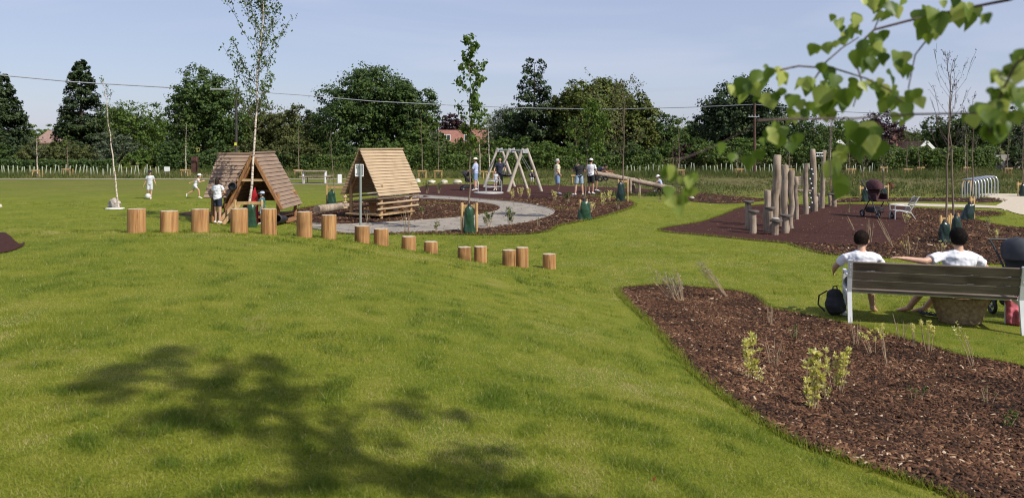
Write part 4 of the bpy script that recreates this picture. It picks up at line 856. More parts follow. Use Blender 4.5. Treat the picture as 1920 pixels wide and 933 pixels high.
for px, py in ((1124,335),(1134.5,333.5),(1234,357.5),(1243,358)):
    x = (px-CX)/F*s0.y-s0.x; z = H-(py-HY)/F*s0.y; torus((x,-.32,max(z,.12)), .10, .045, RX).build('tyre', M_black, o)
m = MB(); m.bar(L0+Vector((.35,0,.14)), L0+Vector((1.0,0,.10)), .25, .03); m.build('red_pad', solid('faded_red_pad', (.28,.08,.06), .8), o)
# ---- climbing and balance posts
def wavy(m, x, y, z0, z1, r0, r1, dx=0, seed=0, n=12, amp=.02):
    g = random.Random(seed); K = 8; pts = [(x+dx*k/(K-1)+g.uniform(-amp,amp)*(k > 0), y+g.uniform(-amp,amp), z0+(z1-z0)*k/(K-1)) for k in range(K)]; rr_ = [r0+(r1-r0)*k/(K-1)*1+g.uniform(-.006,.006) for k in range(K)]
    m.tube(pts+[(pts[-1][0],pts[-1][1],z1+.012)], rr_+[rr_[-1]*.8], n)
def bpost(label, xb, pyb, top, wpx, xt=None, plate=None, cat='climbing post', seed=0):
    b = gp(xb, pyb); s = b.y/F; zt2 = H-(top-HY)*s; o = empty('balance_post', b, 0, label, cat, 'robinia posts on the rubber play surface'); r = wpx/2*s
    m = MB(); wavy(m, 0, 0, -.12, zt2-(.03 if plate else 0), r*1.03, r*.95, ((xt or xb)-xb)*s, seed, amp=.012 if plate else .025); m.build('post', M_grey, o)
    if plate: m = MB(); m.lathe([(plate/2*s*.97, zt2-.03),(plate/2*s,zt2-.015),(plate/2*s,zt2+.015),(plate/2*s*.96,zt2+.025)], 20, (.02,0,0)); m.build('step_plate', M_plate, o)
    return o
M_plate = solid('dark_plate', (.11,.09,.075), .8, .2)
G5 = None
bpost('left rear low post with round step plate',1402.5,431,378,11,plate=20,seed=1); bpost('front left low post with round step plate',1412,437.5,396,13,plate=20,seed=2)
bpost('middle stubby post without plate among leaning posts',1438,434,357,13,seed=3); bpost('low plated post leaning on the stubby middle post',1443,435,389.5,13,plate=19,seed=4)
bpost('thick leaning post taller than its neighbours',1450,424,291,15,xt=1458,seed=5); bpost('front plated post carrying a flat stone',1454,440,413.5,13,plate=23,seed=6)
bpost('thick rounded post second tallest of the front cluster',1472,428,310,13.5,xt=1473,seed=7); bpost('front plated post right of the stone',1473,437,404,14,plate=23,seed=8)
bpost('slim post leaning against the second tallest',1462,424,330,8,xt=1464,seed=15)
bpost('straight post third of the descending row',1483.5,428.5,320,10,xt=1484,seed=9); bpost('shorter post ending the descending row',1493,412,332,8,xt=1492,seed=10)
bpost('knotty post left of the rope ladder',1510,402,307,9.5,xt=1512,seed=11); bpost('tallest wavy post right of the rope ladder',1528,396,280,10.5,xt=1525,seed=12)
bpost('short thick post joined to the tallest post',1529,396,369,9,seed=16)
bpost('rear crooked tall post of the climbing frame',1541,390,282,8,xt=1545,seed=13); bpost('second rear post with sawn top',1541,391,303.5,8.5,xt=1545,seed=14)
bpost('low square block post by the rear posts',1538,384,363,14,plate=None,seed=18)
bpost('low plated post at the right end',1564,388,364,9,plate=26,seed=17); bpost('darker low post beneath the right end plate',1556.5,386,366,6,seed=19)
b = gp(1454,440); s = b.y/F; m = MB(); m.ell((0,0,0),(.11,.1,.035)); tag(m.build('flat_stone', M_stone, None, (b.x, b.y, H-(413.5-HY)*s+.055)), 'flat round grey stone on a plated post', 'stone')
# frame joining posts: platform, ladder rungs, rope net
b = gp(1498, 400); s = b.y/F; zz = lambda y: H-(y-HY)*s
fr = empty('rope_climber', (b.x, b.y, 0), 0, 'rope net, deck and metal rungs strung between the tall climbing posts', 'climbing frame')
m = MB(); 
for k in range(4): m.box((.08+(k%1), .2, zz(346-4.4*k)), (.42,.04,.065), bev=.004)
m.build('deck_side', M_grey, fr)
m = MB(); m.box((.1,.1,zz(357)),(.55,.6,.05)); m.tube([(-.1,0,0),(-.1,0,zz(352))],.04,8); m.tube([(.33,.3,0),(.33,.3,zz(352))],.04,8); m.build('deck', M_grey, fr)
x0 = (1517-1498)*s; x1 = (1531-1498)*s
for x in np.linspace(x0, x1-.12, 4): m = MB(); m.tube([(x,0,.05),(x,0,zz(318))], .014, 6); m.build('rope', M_blackf, fr)
M_conn = solid('white_connector', (.7,.72,.76), .4, .05)
for k in range(9):
    z = .2+k*(zz(318)-.2)/8.; m = MB(); m.tube([(x0,0,z),(x1-.12,0,z+.03)], .014, 6); m.build('rope_rung', M_blackf, fr)
    m = MB(); 
    m.ell((x0+(x1-.12-x0)*((k*37)%10)/10,-.01,z+.01),(.035,.03,.03),None,8,6); m.build('rope_connector', M_conn, fr)
for y in (287,293): m = MB(); m.tube([((1530-1498)*s,0,zz(y)),((1545-1498)*s,.1,zz(y))], .022, 8); m.build('metal_rung', M_steel, fr)
for x in (1533,1537,1541): m = MB(); m.tube([((x-1498)*s,.02,zz(287)),((x-1498)*s,.02,zz(293.5))], .012, 6); m.build('metal_bar', M_steel, fr)
# ---- cycle hoops
M_hoop = solid('steel_hoop', (.62,.64,.67), .3, .05, metal=.7)
hp0 = None
for k in range(8):
    t = k/7; px = 1829.5+(1871-1829.5)*t; py = 373.5-(373.5-364)*t; bb = gp(px, py); ln = gp(1803.5+(1840-1803.5)*t, 371-8*t)
    if hp0 is None:
        m = MB(); wv = (bb-ln).length; q = [(-wv,0,-.05),(-wv,0,.55)]+[(-wv+.22-.22*math.cos(a),0,.55+.22*math.sin(a)) for a in (.5,1.0,1.57)]+[(-.22+.22*math.sin(a),0,.55+.22*math.cos(a)) for a in (0,.5,1.0,1.57)]+[(0,0,-.05)]
        m.tube(q, .030, 12); o = hp0 = m.build('cycle_hoop', M_hoop)
    else: o = hp0.copy(); COL.objects.link(o)
    d = bb-ln; o.location = (bb.x, bb.y, 0); o.rotation_euler = (0,0,math.atan2(d.y, d.x)); o.scale = (d.length/wv,1,1.12)
    tag(o, 'steel cycle hoop, '+['nearest and leftmost','second from the near end','third from the near end','fourth from the near end','fourth from the far end','third from the far end','second from the far end','farthest and rightmost'][k]+' of the row', 'cycle stand', 'steel cycle hoops at the gravel')
# ---- metal recliner bench at the right bed
M_frame = solid('silver_frame', (.50,.50,.49), .45, .05, metal=.2)
bb = gp(1690, 411); rc = empty('lounge_chair', bb, R(-4), 'pale metal slatted lounge chair facing left by the pushchair', 'chair'); s = bb.y/F; rc.scale = (.74,.74,.74)
for yy in (-.28,.28):
    m = MB(); m.tube([(-.38,yy,0),(-.37,yy,.36),(-.2,yy,.40),(.30,yy,.30),(.50,yy,.0)], .022, 8); m.build('leg', M_frame, rc)
    m = MB(); m.tube([(-.37,yy,.36),(-.38,yy,.60),(-.28,yy,.62),(.22,yy,.60),(.30,yy,.48)], .020, 8); m.build('armrest', M_frame, rc)
    m = MB(); m.tube([(.24,yy,.34),(.42,yy,.62),(.62,yy,.98),(.68,yy,1.0)], .022, 8); m.build('back_upright', M_frame, rc)
for k in range(8): m = MB(); m.box((-.32+.075*k,0,.40-.004*k),(.05,.56,.02), bev=.003); m.build('seat_slat', M_frame, rc)
for k in range(9): t = k/8; m = MB(); m.bar((.27+.36*t,-.28,.40+.56*t),(.27+.36*t,.28,.40+.56*t),.05,.02,up=(.54,0,.84)); m.build('back_slat', M_frame, rc)
# ---- pushchairs
def pushchair(label, loc, rz, sc, bodym, accent=None, hood=True):
    o = empty('pushchair', loc, rz, label, 'pushchair', None); o.scale = (sc,)*3
    for x, y, r_ in ((-.26,-.32,.11),(.26,-.32,.11),(-.22,.34,.09),(.22,.34,.09)):
        w_ = torus((x,y,r_), r_-.025, .025, RY); wo = w_.build('wheel', M_black, o); m = MB(); m.lathe([(.02,-.03),(.02,.03)],8,(x,y,r_),RY)
        for q in range(5): a = q*1.257; m.tube([(x,y,r_),(x,y+math.cos(a)*(r_-.03),r_+math.sin(a)*(r_-.03))],.006,5)
        m.build('hub', M_steel, wo)
    for x in (-.24,.24):
        m = MB(); m.tube([(x,.34,.10),(x,.10,.50),(x,-.32,.95),(x,-.42,1.02)], .014, 8); m.tube([(x,-.32,.12),(x,.02,.55)], .014, 8); m.build('frame_tube', M_black, o)
    m = MB(); m.tube([(-.24,-.42,1.02),(-.2,-.45,1.03),(.2,-.45,1.03),(.24,-.42,1.02)], .018, 8); m.build('handlebar', M_black, o)
    m = MB(); m.box((0,.05,.50),(.36,.36,.06), bev=.02); m.build('seat', bodym, o)
    m = MB(); m.box((0,-.15,.74),(.36,.06,.52), M=Matrix.Rotation(R(18),3,'X'), bev=.02); m.build('backrest', bodym, o)
    m = MB(); m.box((0,.30,.22),(.30,.12,.03), bev=.01); m.build('footrest', bodym, o)
    for x in (-.17,.17): m = MB(); m.box((x,.02,.60),(.03,.36,.18), bev=.01); m.build('side_panel', bodym, o)
    m = MB(); m.box((0,-.12,.22),(.36,.40,.16), bev=.03); m.build('basket', accent or M_blackf, o)
    if hood:
        m = MB(); vs = []; K, J = 9, 12
        for i in range(K):
            a = R(-35+i*15)
            for j in range(J+1):
                b_ = math.pi*j/J; vs.append((.22*math.cos(b_), -.10+.36*math.sin(a)*math.sin(b_)-.05, .80+.30*math.cos(a)*math.sin(b_)))
        n_ = J+1; ff = [(i*n_+j,i*n_+j+1,(i+1)*n_+j+1,(i+1)*n_+j) for i in range(K-1) for j in range(J)]
        m.add(vs, ff, True); m.add([Vector(v)*.97+Vector((0,0,.015)) for v in vs], [t[::-1] for t in ff], True); m.build('hood', bodym, o)
    return o
M_redk = solid('dark_red_fabric', (.06,.014,.018), .8, .4, scale=20)
pushchair('black and dark red pushchair parked on the rubber near the lounge chair', gp(1645,408), R(190), 1.16, M_redk)
pb = gp(889, 357); pushchair('black pushchair held by the person in the pale sun hat', gp(878,357), R(-75), .95, M_blackf)
# ---- picnic table far off
b = gp(600, 343.5); o = empty('picnic_table', b, R(5), 'far steel legged picnic table with benches beyond the huts', 'table')
m = MB(); m.box((-.55,0,.76),(1.9,.75,.05), bev=.01); m.build('tabletop', M_grey, o)
for y_ in (-.75,.75): m = MB(); m.box((-.2,y_,.45),(1.9,.3,.05), bev=.01); m.tube([(-.9,y_,0),(-.9,y_,.43)],.03,8); m.tube([(.5,y_,0),(.5,y_,.43)],.03,8); m.build('bench_seat', M_grey, o)
for x in (-1.0,.35): m = MB(); m.box((x,0,.37),(.10,.5,.74), bev=.02); m.build('table_leg', M_white, o)
m = MB(); m.box((1.25,-.3,.28),(.24,.35,.56), bev=.03); m.build('stool', M_white, o)
# small notice and litter bin by chestnut
b = gp(313, 333); o = empty('notice_board', b, 0, 'small white notice on two legs before the chestnut', 'notice'); m = MB()
m.box((0,0,.62),(.42,.03,.34), bev=.01); m.build('panel', M_white, o); m = MB(); m.tube([(-.15,.03,0),(-.15,.03,.6)],.02,6); m.build('leg', M_grey, o); m = MB(); m.tube([(.15,.03,0),(.15,.03,.6)],.02,6); m.build('leg', M_grey, o)
b = gp(308, 331); m = MB(); m.box((0,0,.7),(.5,.4,1.4), bev=.05); m.box((0,-.21,.75),(.4,.02,1.2)); tag(m.build('rusty_cabinet', solid('rust_brown', (.09,.035,.022), .8, .3), None, (b.x,66,0)), 'dark rust brown cabinet half hidden in bushes behind the notice', 'cabinet')
# ---- boulders
def rock(label, px, py, w_, h_, seed, mt=None, cat='boulder', name='boulder', grp='pale boulders by the play area'):
    b = gp(px, py); g = Vector((seed*3.1, seed, 0)); m = MB(); m.ell((0,0,0),(1,1,1),None,22,14); s = b.y/F
    m.v = [tuple((Vector(v)*(1+.28*noise.noise(Vector(v)*1.3+g)+.1*noise.noise(Vector(v)*4+g)))*1) for v in m.v]; m.v = [(a*w_/2*s, b_*w_/2*s*.8, c*h_*s*.55+h_*s*.32) for a, b_, c in m.v]
    o = m.build(name, mt or M_boul, None, b); tag(o, label, cat, grp); return o
M_boul = solid('cream_boulder', (.55,.50,.40), .9, .2, scale=4, bump=.8, bscale=12)
for i, (px, py, w_, h_, lb) in enumerate([(783,343,12,9,'pale boulder nearest the tan hut roof edge'),(809,344,14,8,'long pale boulder second from the tan hut'),(833,344,13,8,'mossy pale boulder third from the tan hut'),(858,344.5,17,9,'biggest pale boulder just left of the pushchair'),(1297,373,10,6,'small pale stone at the bark edge right of the seesaw'),(1075,366.5,8,5,'small pale stone between the cream shirt and black shirt men'),(0,389,8,7,'pale stone cut by the left edge'),(1283,372,6,4,'tiny pale stone by the far bark strip')]): rock(lb, px, py, w_, h_, i+1)
# root ball guard at leaning birch
b = gp(214, 392); m = MB(); rock('mottled brown and white root bundle at the foot of the leaning birch', 214, 390, 23, 20, 11, solid('mottled_bundle', (.55,.50,.44), .9, scale=9, bump=.8, bscale=20, c2=(.12,.085,.06)), 'root bundle', 'root_bundle', None)
m = MB(); m.lathe([(.36,0),(.36,.02),(.30,.03),(.01,.03)], 18, sy=.7); tag(m.build('white_mat', M_white, None, (b.x+.0, b.y+.05, zg(b.x,b.y)+.005)), 'white mat under the mottled root bundle', 'mat')
# ---- poles and wires
M_pole = solid('dark_pole', (.045,.038,.035), .85, .2)
p = gp(443, 320); Yp = 62; o = empty('power_pole', ((443-CX)/F*Yp, Yp, 0), 0, 'dark power pole with small yellow plate behind the brown hut', 'pole'); zt3 = H+(HY-166)/F*Yp
m = MB(); m.tube([(0,0,-.1),(0,0,zt3)], [.11,.08], 12); m.build('shaft', M_pole, o); m = MB(); m.box((0,-.16,H-(270-HY)/F*Yp),(.18,.02,.22)); m.build('yellow_plate', solid('yellow_sign', (.65,.62,.05), .5), o)
m = MB(); m.bar((-2.0,0,zt3-.05),(.1,0,zt3-.05),.08,.1); m.build('cross_arm', M_steel, o)
Yq = 66; o = empty('telegraph_pole', ((1415-CX)/F*Yq, Yq, 0), 0, 'slim brown telegraph pole before the broad conifer', 'pole'); zt4 = H+(HY-194)/F*Yq
m = MB(); m.tube([(0,0,-.1),(0,0,zt4)], [.13,.09], 10); m.build('shaft', solid('brown_pole', (.10,.05,.035), .85, .2), o); m = MB(); m.bar((-.55,-.1,H-(219-HY)/F*Yq),(.35,-.1,H-(219-HY)/F*Yq),.05,.06)
for x in (-.5,-.25,0,.3): m.lathe([(.03,0),(.045,.06),(.03,.12)],8,(x,-.1,H-(219-HY)/F*Yq+.03))
m.build('insulator_arm', M_steel, o)
def wire(label, pts, r, mt):
    m = MB(); m.tube(pts, r, 6); o = m.build('overhead_wire', mt); tag(o, label, 'wire', 'overhead wires'); return o
M_wire = solid('grey_cable', (.27,.28,.32), .6)
wp = lambda x, y, Y: at(x, y, Y)
wire('thick overhead cable from the left edge vanishing behind the chestnut tree', [wp(-140,121,74), wp(0,141,78), wp(140,154,81), wp(330,165,84), wp(420,168,86)], .058, M_wire)
wire('overhead cable from the power pole towards the biggest tree and beyond', [wp(443,170,62), wp(560,178,64), wp(700,190,66), wp(860,198,68), wp(1000,203,70), wp(1150,205,70), wp(1300,201,68), wp(1415,196,66)], .034, M_wire)
wire('overhead cable from the telegraph pole to the right edge', [wp(1415,196,66), wp(1560,209,64), wp(1720,215,62), wp(1950,210,60)], .03, M_wire)
# ================================================================ people
M_skin = solid('skin', (.52,.30,.20), .5, .08, scale=12)
M_skin2 = solid('skin_tanned', (.42,.23,.15), .5, .08, scale=12)
M_eye = solid('eye_dark', (.03,.02,.02), .2); M_lip = solid('lips', (.36,.13,.11), .5)
def cloth(name, c, rough=.85): return solid(name, c, rough, .1, scale=6, bump=.35, bscale=9)
M_wshirt = cloth('white_tshirt', (.74,.74,.77)); M_navy = cloth('navy_cloth', (.018,.024,.045)); M_blackc = cloth('black_cloth', (.016,.016,.018)); M_cream = cloth('cream_shirt', (.66,.60,.42))
M_denim = cloth('blue_denim', (.20,.29,.45)); M_pale = cloth('pale_grey_cloth', (.55,.57,.60)); M_lilac = cloth('pale_blue_shirt', (.42,.48,.68)); M_teal = cloth('teal_cloth', (.03,.12,.14)); M_dgrey = cloth('dark_grey_trousers', (.05,.05,.055))
M_hair = solid('dark_brown_hair', (.030,.017,.011), .7, .3, scale=40, bump=.8, bscale=160, spec=.2); M_hairb = solid('near_black_hair', (.014,.010,.008), .7, .3, scale=40, bump=.8, bscale=160, spec=.2); M_hairg = solid('grey_hair', (.45,.44,.42), .7, .1, scale=40)
M_straw = solid('pale_straw', (.68,.62,.48), .85, .1, scale=30); M_wshoe = solid('white_shoe', (.75,.75,.74), .5, .05)
STAND = dict(pel=(0,0,.95), spi=(0,0,1.12), che=(0,0,1.30), nek=(0,-.01,1.47), hed=(0,.02,1.625),
 shl=(-.185,0,1.41), ell=(-.235,-.02,1.13), wrl=(-.25,.05,.89), shr=(.185,0,1.41), elr=(.235,-.02,1.13), wrr=(.25,.05,.89),
 hil=(-.09,0,.92), knl=(-.10,.02,.50), anl=(-.10,0,.08), tol=(-.12,.15,.03), hir=(.09,0,.92), knr=(.10,.02,.50), anr=(.10,0,.08), tor=(.12,.15,.03))
def torso_loft(m, J, pad=0, top=True, z0=0, z1=3, wk=1.0):
    """elliptic rings from hips to shoulders; z0..z3 picks which rings"""
    side = ((J['shr']-J['shl']).normalized()+(J['hir']-J['hil']).normalized()).normalized()
    P = [(J['pel']+(J['pel']-J['spi'])*.35, .135, .10), (J['pel'], .158, .115), (J['spi'], .142, .104), (J['che'], .172, .118), (J['che'].lerp(J['nek'], .50), .190, .100), (J['che'].lerp(J['nek'], .76), .145, .082), (J['nek']-(J['nek']-J['che'])*.04, .070, .062)]
    P = P[z0:] if z1 > 2 else P[z0:z1+3]; vs = []; n = 20
    for i, (c, a, b) in enumerate(P):
        up = (P[min(i+1,len(P)-1)][0]-P[max(i-1,0)][0]).normalized(); s_ = (side-up*side.dot(up)).normalized(); f_ = up.cross(s_)
        for k in range(n):
            t = 6.2832*k/n; vs.append(c+s_*math.cos(t)*(a*wk+pad)+f_*math.sin(t)*(b*wk+pad))
    m.add(vs, [(i*n+k, i*n+(k+1)%n, (i+1)*n+(k+1)%n, (i+1)*n+k) for i in range(len(P)-1) for k in range(n)]); m.add(vs[:n], [tuple(range(n-1,-1,-1))]); m.add(vs[-n:], [tuple(range(n))])
def hand(m, w, d, nrm, sc=1.0, curl=.5, side=1):
    """palm, four fingers, thumb from its side. w wrist, d pointing dir, nrm palm normal"""
    w = Vector(w); d = Vector(d).normalized(); nrm = Vector(nrm); nrm = (nrm-d*nrm.dot(d)).normalized(); s = d.cross(nrm)*side
    for k, o_ in enumerate((-.03,-.011,.009,.028)):
        a = w+d*.012*sc+s*o_*.6*sc; b = w+d*.085*sc+s*o_*sc; m.cap_(a, b, .0145*sc, .0125*sc, 8)
        L_ = (.060,.076,.080,.070)[k]*sc*.95; p = b; dd = d.copy()
        for q in range(3):
            dd = (dd+nrm*curl*.55).normalized(); e = p+dd*L_*(.46,.32,.26)[q]; m.cap_(p, e, (.0098,.0088,.0078)[q]*sc, (.0088,.0078,.0068)[q]*sc, 8); p = e
    a = w+d*.02*sc+s*.022*sc; b = a+(d*.6+s*.8+nrm*.25).normalized()*.045*sc; m.cap_(a, b, .016*sc, .012*sc, 8); c = b+(d*.9+s*.35+nrm*.4).normalized()*.032*sc; m.cap_(b, c, .0115*sc, .0095*sc, 8); e = c+(d+nrm*.4).normalized()*.026*sc; m.cap_(c, e, .0095*sc, .008*sc, 8)
def head_parts(m, c, M, hs=1.0):
    T = lambda x, y, z: c+M @ Vector((x*hs, y*hs, z*hs))
    D = lambda r: M
    m.ell(T(0,-.012,.025), (.074*hs,.092*hs,.088*hs), M, 20, 14); m.ell(T(0,.022,-.035), (.056*hs,.068*hs,.078*hs), M, 18, 12); m.ell(T(0,.055,-.085), (.026*hs,.024*hs,.022*hs), M, 10, 8)
    m.cap_(T(0,.080,.012), T(0,.100,-.030), .008*hs, .013*hs, 8)                      # nose
    m.cap_(T(-.04,.070,.028), T(.04,.070,.028), .011*hs, .011*hs, 8)                  # brow
    m.cap_(T(-.018,.080,-.056), T(.018,.080,-.056), .008*hs, .008*hs, 8)              # lips
    for sx in (-1,1): m.ell(T(sx*.078,-.008,-.008), (.010*hs,.020*hs,.032*hs), M @ Matrix.Rotation(sx*-.25,3,'Z'), 10, 8); m.ell(T(sx*.042,.050,-.02),(.026*hs,.026*hs,.03*hs),M,10,8)
def hair_cap(name, c, M, hs, mt, parent, front=.055, low=-.055, vol=1.0, long=0, seed=0, curly=0, strands=0):
    """hair shell over the skull, kept above the hairline"""
    bm = bmesh.new(); bmesh.ops.create_icosphere(bm, subdivisions=4, radius=1)
    for v in bm.verts:
        p = v.co.copy(); n_ = noise.noise(p*4+Vector((seed,0,0)))*.035+noise.noise(p*11+Vector((seed,0,0)))*(.02+.035*curly)
        q = Vector((p.x*.083, p.y*.102, p.z*.100))*vol*(1+n_); q += Vector((0,-.014,.022))
        if long and p.y < .45 and p.z < .2: q.z -= long*(.2-p.z)*.9; q.y -= .01
        v.co = q
    dead = [v for v in bm.verts if (v.co.z < low+max(0,(v.co.y+.02))*1.25+.0 - (long*2 if v.co.y < .045 else 0)) or (v.co.y > front and v.co.z < .062)]
    bmesh.ops.delete(bm, geom=dead, context='VERTS'); me = bpy.data.meshes.new(name)
    for v in bm.verts: v.co = c+M @ (v.co*hs)
    bm.to_mesh(me); bm.free(); me.polygons.foreach_set('use_smooth', [True]*len(me.polygons)); o = link(name, me, mt, parent)
    so = o.modifiers.new('t','SOLIDIFY'); so.thickness = .006
    if strands:
        gg = np.random.default_rng(seed+1); nv = len(me.vertices); co = np.empty(nv*3); no = np.empty(nv*3); me.vertices.foreach_get('co', co); me.vertices.foreach_get('normal', no); co = co.reshape(-1,3); no = no.reshape(-1,3)
        j = gg.integers(0, nv, strands); L_ = (.022+.012*curly)*gg.uniform(.5,1.3,strands); ax = np.tile([0,-.35,-1.],(strands,1))+gg.normal(0,.35+.6*curly,(strands,3))
        N = unit(no[j]*1.0+gg.normal(0,.35,(strands,3))); C = co[j]+gg.normal(0,.003,(strands,3))+no[j]*(.004+.005*curly*gg.random((strands,1))); v, f = leaf_quads(C, N, L_, .10, ax*3, .12)
        link('hair_strands', np_mesh('hair_strands', v, f), mt, o)
    return o
def person(label, loc, rz, ht, pose=None, yaw=0, tilt=0, shirt=(M_wshirt,.55), legs=(M_denim,.85), shoes=M_wshoe, hair=M_hair, hairkw=None, hat=None, skin=None, child=False, vox=.011, curl=.5, build=1.0, hscale=1.04, grp=None, zoff=0):
    o = empty('person', loc, rz, label, 'person', grp); k = ht/1.75; J = {a: Vector(b) for a, b in STAND.items()}
    for a, b in (pose or {}).items(): J[a] = Vector(b)
    hs = (1.0 if not child else 1.28)*hscale
    J = {a: b*k for a, b in J.items()}; B = build; S = MB(); skin = skin or M_skin
    torso_loft(S, {a: b/k for a, b in J.items()}, 0, wk=B); S.v = [tuple(Vector(v)*k) for v in S.v]
    c = J['hed']; M = Matrix.Rotation(yaw,3,'Z') @ Matrix.Rotation(tilt,3,'X'); H_ = hs*k
    S.cap_(J['nek']-(J['nek']-J['che'])*.2, c+M @ Vector((0,-.01,-.03))*H_, .056*k*B, .050*k*B)
    head_parts(S, c, M, H_)
    for s_ in 'lr':
        sh, el, wr = J['sh'+s_], J['el'+s_], J['wr'+s_]; S.cap_(J['nek']-(J['nek']-J['che'])*.2, sh, .040*k*B, .046*k*B); S.cap_(sh, el, .052*k*B, .040*k*B); S.cap_(el, wr, .042*k*B, .026*k*B); d = (wr-el).normalized()
        inw = Vector((1 if s_ == 'l' else -1, .3, 0)); inw = inw if (pose is None or ('pn'+s_) not in pose) else Vector(pose['pn'+s_])
        hand(S, wr, d, inw, k*(1.0 if not child else 1.1), curl, 1 if s_ == 'r' else -1)
        hp, kn, an, to = J['hi'+s_], J['kn'+s_], J['an'+s_], J['to'+s_]; S.cap_(hp, kn, .086*k*B, .056*k*B); S.cap_(kn, kn.lerp(an,.35), .056*k*B, .054*k*B); S.cap_(kn.lerp(an,.3), an, .055*k*B, .036*k*B)
        S.cap_(an+(an-to)*.18, to, .036*k, .026*k); S.cap_(an.lerp(to,.4), to+(to-an)*.12, .034*k, .020*k)
    body = bake(S, 'body', skin, vox*k if not child else vox*.8, 4, o)
    e = MB()
    for sx in (-1,1): 
        e = MB(); e.ell(c+M @ Vector((sx*.030*H_,.075*H_,.006*H_)), (.012*H_,.006*H_,.007*H_), M, 8, 6); e.build('eye', M_eye, o)
    if shirt:
        m = MB(); torso_loft(m, {a: b/k for a, b in J.items()}, .018, wk=B); m.v = [tuple(Vector(v)*k) for v in m.v]
        f = shirt[1]
        for s_ in 'lr':
            sh, el, wr = J['sh'+s_], J['el'+s_], J['wr'+s_]
            if f > 0:
                e_ = sh.lerp(el, min(f,1)); m.cap_(J['nek']-(J['nek']-J['che'])*.22, sh, .052*k*B, .058*k*B); m.cap_(J['che'].lerp(sh,.5), sh, .08*k*B, .058*k*B); m.tube([sh, e_], [.060*k*B, .064*k*B], 14)
                if f > 1: m.ell(el,(.052*k*B,)*3,None,12,8); m.tube([el, el.lerp(wr, f-1)], [.052*k, .040*k], 12)
        bake(m, 'shirt', shirt[0], max(vox*k*.9,.008), 7, o, disp=.010*k)
    if legs:
        m = MB(); JJ = {a: b/k for a, b in J.items()}; torso_loft(m, JJ, .014, z0=0, z1=-0, wk=B); m.v = [tuple(Vector(v)*k) for v in m.v]; f = legs[1]
        for s_ in 'lr':
            hp, kn, an = J['hi'+s_], J['kn'+s_], J['an'+s_]; m.ell(hp,(.10*k*B,)*3); e_ = hp.lerp(kn, min(f,1)); m.tube([hp, e_], [.098*k*B, (.088 if f < 1 else .066)*k*B], 14)
            if f > 1: m.ell(kn,(.066*k*B,)*3,None,12,8); m.tube([kn, kn.lerp(an, f-1)], [.066*k*B,.052*k*B], 12)
        bake(m, 'trousers' if f > 1 else 'shorts', legs[0], max(vox*k*.9,.008), 2, o, disp=.004*k)
    if shoes:
        for s_ in 'lr':
            an, to = J['an'+s_], J['to'+s_]; m = MB(); d = to-an; m.cap_(an-d*.22-Vector((0,0,.012*k)), to, .044*k, .036*k); m.cap_(an.lerp(to,.4), to+d*.15, .042*k, .030*k); bake(m, 'shoe', shoes, .009*k+.001, 1, o)
    if hair is not None: hair_cap('hair', c, M, H_, hair, o, **(hairkw or {}))
    if hat:
        kind, hm = hat; m = MB()
        if kind == 'brim': m.lathe([(.155*H_,.045*H_),(.16*H_,.052*H_),(.105*H_,.062*H_),(.098*H_,.11*H_),(.06*H_,.145*H_),(.005,.15*H_)], 24, c, M); nm = 'sun_hat'
        else:
            m.lathe([(.090*H_,.045*H_),(.092*H_,.07*H_),(.075*H_,.115*H_),(.04*H_,.135*H_),(.005,.138*H_)], 20, c+M @ Vector((0,-.008,0))*H_, M, sy=1.14)
            m.box(c+M @ Vector((0,.125,.050))*H_, (.13*H_,.09*H_,.010*H_), M=M @ Matrix.Rotation(-.25,3,'X'), bev=.03*H_); nm = 'cap'
        m.build(nm, hm, o)
    return o
FB = R(180)                                         # figure turned to face the camera
# far figures -----------------------------------------------------------------
b = gp(281, 372.5); person('boy in pale grey shirt and shorts with dark cap standing by a football', b, R(190), 1.42*.87, dict(wrl=(-.36,.06,.95),ell=(-.27,0,1.13),wrr=(.33,.02,.90),anr=(.17,-.1,.09),tor=(.20,.05,.03),anl=(-.10,.16,.09),tol=(-.13,.31,.03)), shirt=(M_pale,.6), legs=(M_pale,.85), hat=('cap',M_blackc), child=True, skin=M_skin2)
m = MB(); m.ell((0,0,.125),(.125,)*3,None,20,14); bb_ = gp(280.5,372.6); tag(m.build('football', solid('pale_football', (.6,.6,.58), .5), None, (bb_.x, bb_.y-.15, 0)), 'pale football at the feet of the boy in grey', 'ball')
b = gp(366, 372); person('girl in white top and cap running to the right', b, R(-80), 1.12, dict(pel=(0,.0,.92),spi=(0,.07,1.08),che=(0,.15,1.24),nek=(0,.22,1.40),hed=(0,.28,1.56),shl=(-.17,.17,1.36),shr=(.17,.17,1.36),ell=(-.20,-.08,1.20),wrl=(-.22,-.30,1.12),elr=(.2,.32,1.15),wrr=(.12,.52,1.22),
  hil=(-.08,0,.88),hir=(.08,0,.88),knl=(-.09,-.18,.52),anl=(-.09,-.58,.30),tol=(-.09,-.60,.16),knr=(.09,.26,.58),anr=(.09,.30,.10),tor=(.09,.44,.04)), shirt=(M_wshirt,.0), legs=(M_pale,.5), hat=('cap',M_wshoe), child=True)
Yg = 24.3; b = Vector(((408-CX)/F*Yg, Yg, .0)); person('girl with white tee and navy shorts standing with her back turned at the brown hut', b, R(-25), 1.42, dict(ell=(-.26,.0,1.15),wrl=(-.20,.20,1.05),elr=(.24,.10,1.18),wrr=(.14,.30,1.12)), shirt=(M_wshirt,.6), legs=(M_navy,.6), shoes=M_wshoe, hairkw=dict(long=.10,low=-.1), tilt=-.25)
b = Vector((-7.60, 24.25, .0)); person('small child in pale blue cap and teal top inside the brown hut', b, R(80), .97, dict(wrl=(-.15,.3,1.0),ell=(-.24,.12,1.15),wrr=(.15,.3,1.0),elr=(.24,.12,1.15)), shirt=(M_teal,.6), legs=(M_lilac,.8), hat=('cap',cloth('pale_blue_cap',(.40,.46,.56))), child=True)
